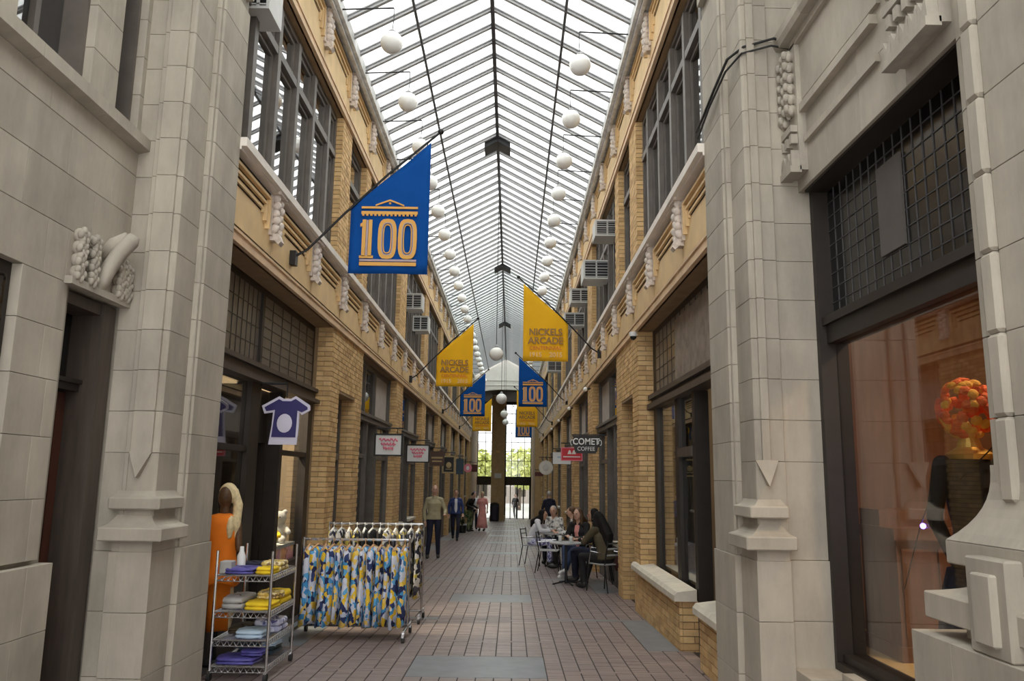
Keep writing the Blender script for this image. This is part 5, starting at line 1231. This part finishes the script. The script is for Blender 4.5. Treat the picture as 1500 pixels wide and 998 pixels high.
person('second person in a patterned top seated against the wall at the farther table', (1.42, 17.6), R_(-100), pose(SEAT), top='print_grey_top', bottom='cloth_black', hair='hair_brown', vox=.012)

# ---- cafe chairs and tables
def chair_proto():
    t = thing('cafe_chair', '', 'chair', group='metal cafe chairs')
    s_ = MB().box(-.20, .20, -.20, .20, .435, .455).build('seat', 'roof_steel', t); bevel(s_, .008)
    for q in (-1, 1):
        MB().tube([(q * .19, -.19, .44), (q * .205, -.23, 0)], .011, 6).build('leg', 'iron', t)
        MB().tube([(q * .19, .18, .44), (q * .20, .26, 0)], .011, 6).build('leg', 'iron', t)
        MB().tube([(q * .19, .18, .44), (q * .185, .23, .70), (q * .18, .25, .82)], .011, 6).build('back_post', 'iron', t)
        MB().tube([(q * .20, .2, .62), (q * .215, -.12, .64), (q * .20, -.18, .44)], .011, 6).build('armrest', 'chrome', t)
    for zz in (.60, .70, .79): MB().tube([(-.18, .225 + (zz - .6) * .12, zz), (0, .245 + (zz - .6) * .12, zz), (.18, .225 + (zz - .6) * .12, zz)], .014, 6, flat=.5).build('back_slat', 'chrome' if zz > .75 else 'roof_steel', t)
    return t
c0 = None
for (x, y, rz, lab) in ((1.58, 13.5, -142, 'metal chair under the woman in the olive jacket'), (1.36, 15.6, -40, 'metal chair under the woman in the pink top'), (1.62, 14.85, -100, 'metal chair under the person in black'),
                        (.52, 18.4, 70, 'metal chair under the black haired person in white'), (1.05, 19.3, -20, 'metal chair across the farther table'), (1.42, 17.6, -100, 'metal chair against the wall at the farther table'), (.80, 16.7, 80, 'empty metal chair between the two tables')):
    if c0 is None: c0 = chair_proto(); c0.location = (x, y, fz(y)); c0.rotation_euler = (0, 0, R_(rz)); c0['label'] = lab
    else: dup(c0, (x, y, fz(y)), R_(rz), lab)
for i, (x, y, lab) in enumerate(((1.0, 14.5, 'small round cafe table in front of the olive jacket'), (1.02, 18.2, 'small round cafe table beside the person in white'))):
    t = thing('cafe_table', lab, 'table', (x, y, fz(y)), group='round cafe tables')
    MB().lathe((0, 0, .70), [(.29, 0), (.30, .01), (.30, .02), (.29, .028)], 24).build('table_top', 'roof_steel', t); MB().tube([(0, 0, .02), (0, 0, .70)], .025, 10).build('pedestal', 'iron', t)
    for a in range(4): an = a * math.pi / 2 + .4; MB().tube([(0, 0, .06), (.26 * math.cos(an), .26 * math.sin(an), .015)], .014, 6).build('foot', 'iron', t)
    for j, (dx, dy, lb) in enumerate(((-.1, .05, 'white paper cup on the %s cafe table' % ('nearer', 'farther')[i]), (.08, -.1, 'second white paper cup on the %s cafe table' % ('nearer', 'farther')[i]))):
        o = MB().lathe((0, 0, 0), [(.028, 0), (.036, .09), (.038, .095), (.03, .105)], 12).build('paper_cup', 'white_paint', None, True); o.location = (x + dx, y + dy, fz(y) + .729); tag(o, lb, 'cup', 'cups on the cafe tables')
t = thing('shoulder_bag', 'dark maroon bag hung over the back of the nearest cafe chair', 'bag', (1.84, 13.42, fz(13.4))); b = MB().tube([(0, 0, .34), (0, 0, .48), (0, 0, .62)], [.10, .13, .07], 12, flat=.6).build('body', 'cloth_maroon', t, True); MB().tube([(-.05, 0, .60), (-.02, .02, .8), (.04, 0, .60)], .008, 6).build('strap', 'cloth_maroon', t)
t = thing('potted_plant', 'leafy green plant in a dark pot by the left wall, far off', 'plant', (-2.02, 34.2, fz(34.2))); MB().lathe((0, 0, 0), [(.14, 0), (.18, .3), (.16, .32)], 14).build('pot', 'iron', t); m = MB(); Rp = random.Random(2)
for i in range(60):
    v = Vector((Rp.gauss(0, 1), Rp.gauss(0, 1), Rp.gauss(.4, 1))).normalized(); c = Vector((0, 0, .62)) + v * .22; a = v * .13; bb = v.cross(Vector((.3, .2, 1))).normalized() * .05
    m.add([tuple(c - a), tuple(c + bb), tuple(c + a), tuple(c - bb)], [(0, 1, 2, 3)])
m.build('foliage', 'leaf', t, kind='stuff'); MB().tube([(0, 0, .3), (0, 0, .7)], .02, 6).build('stem', 'bark', t)
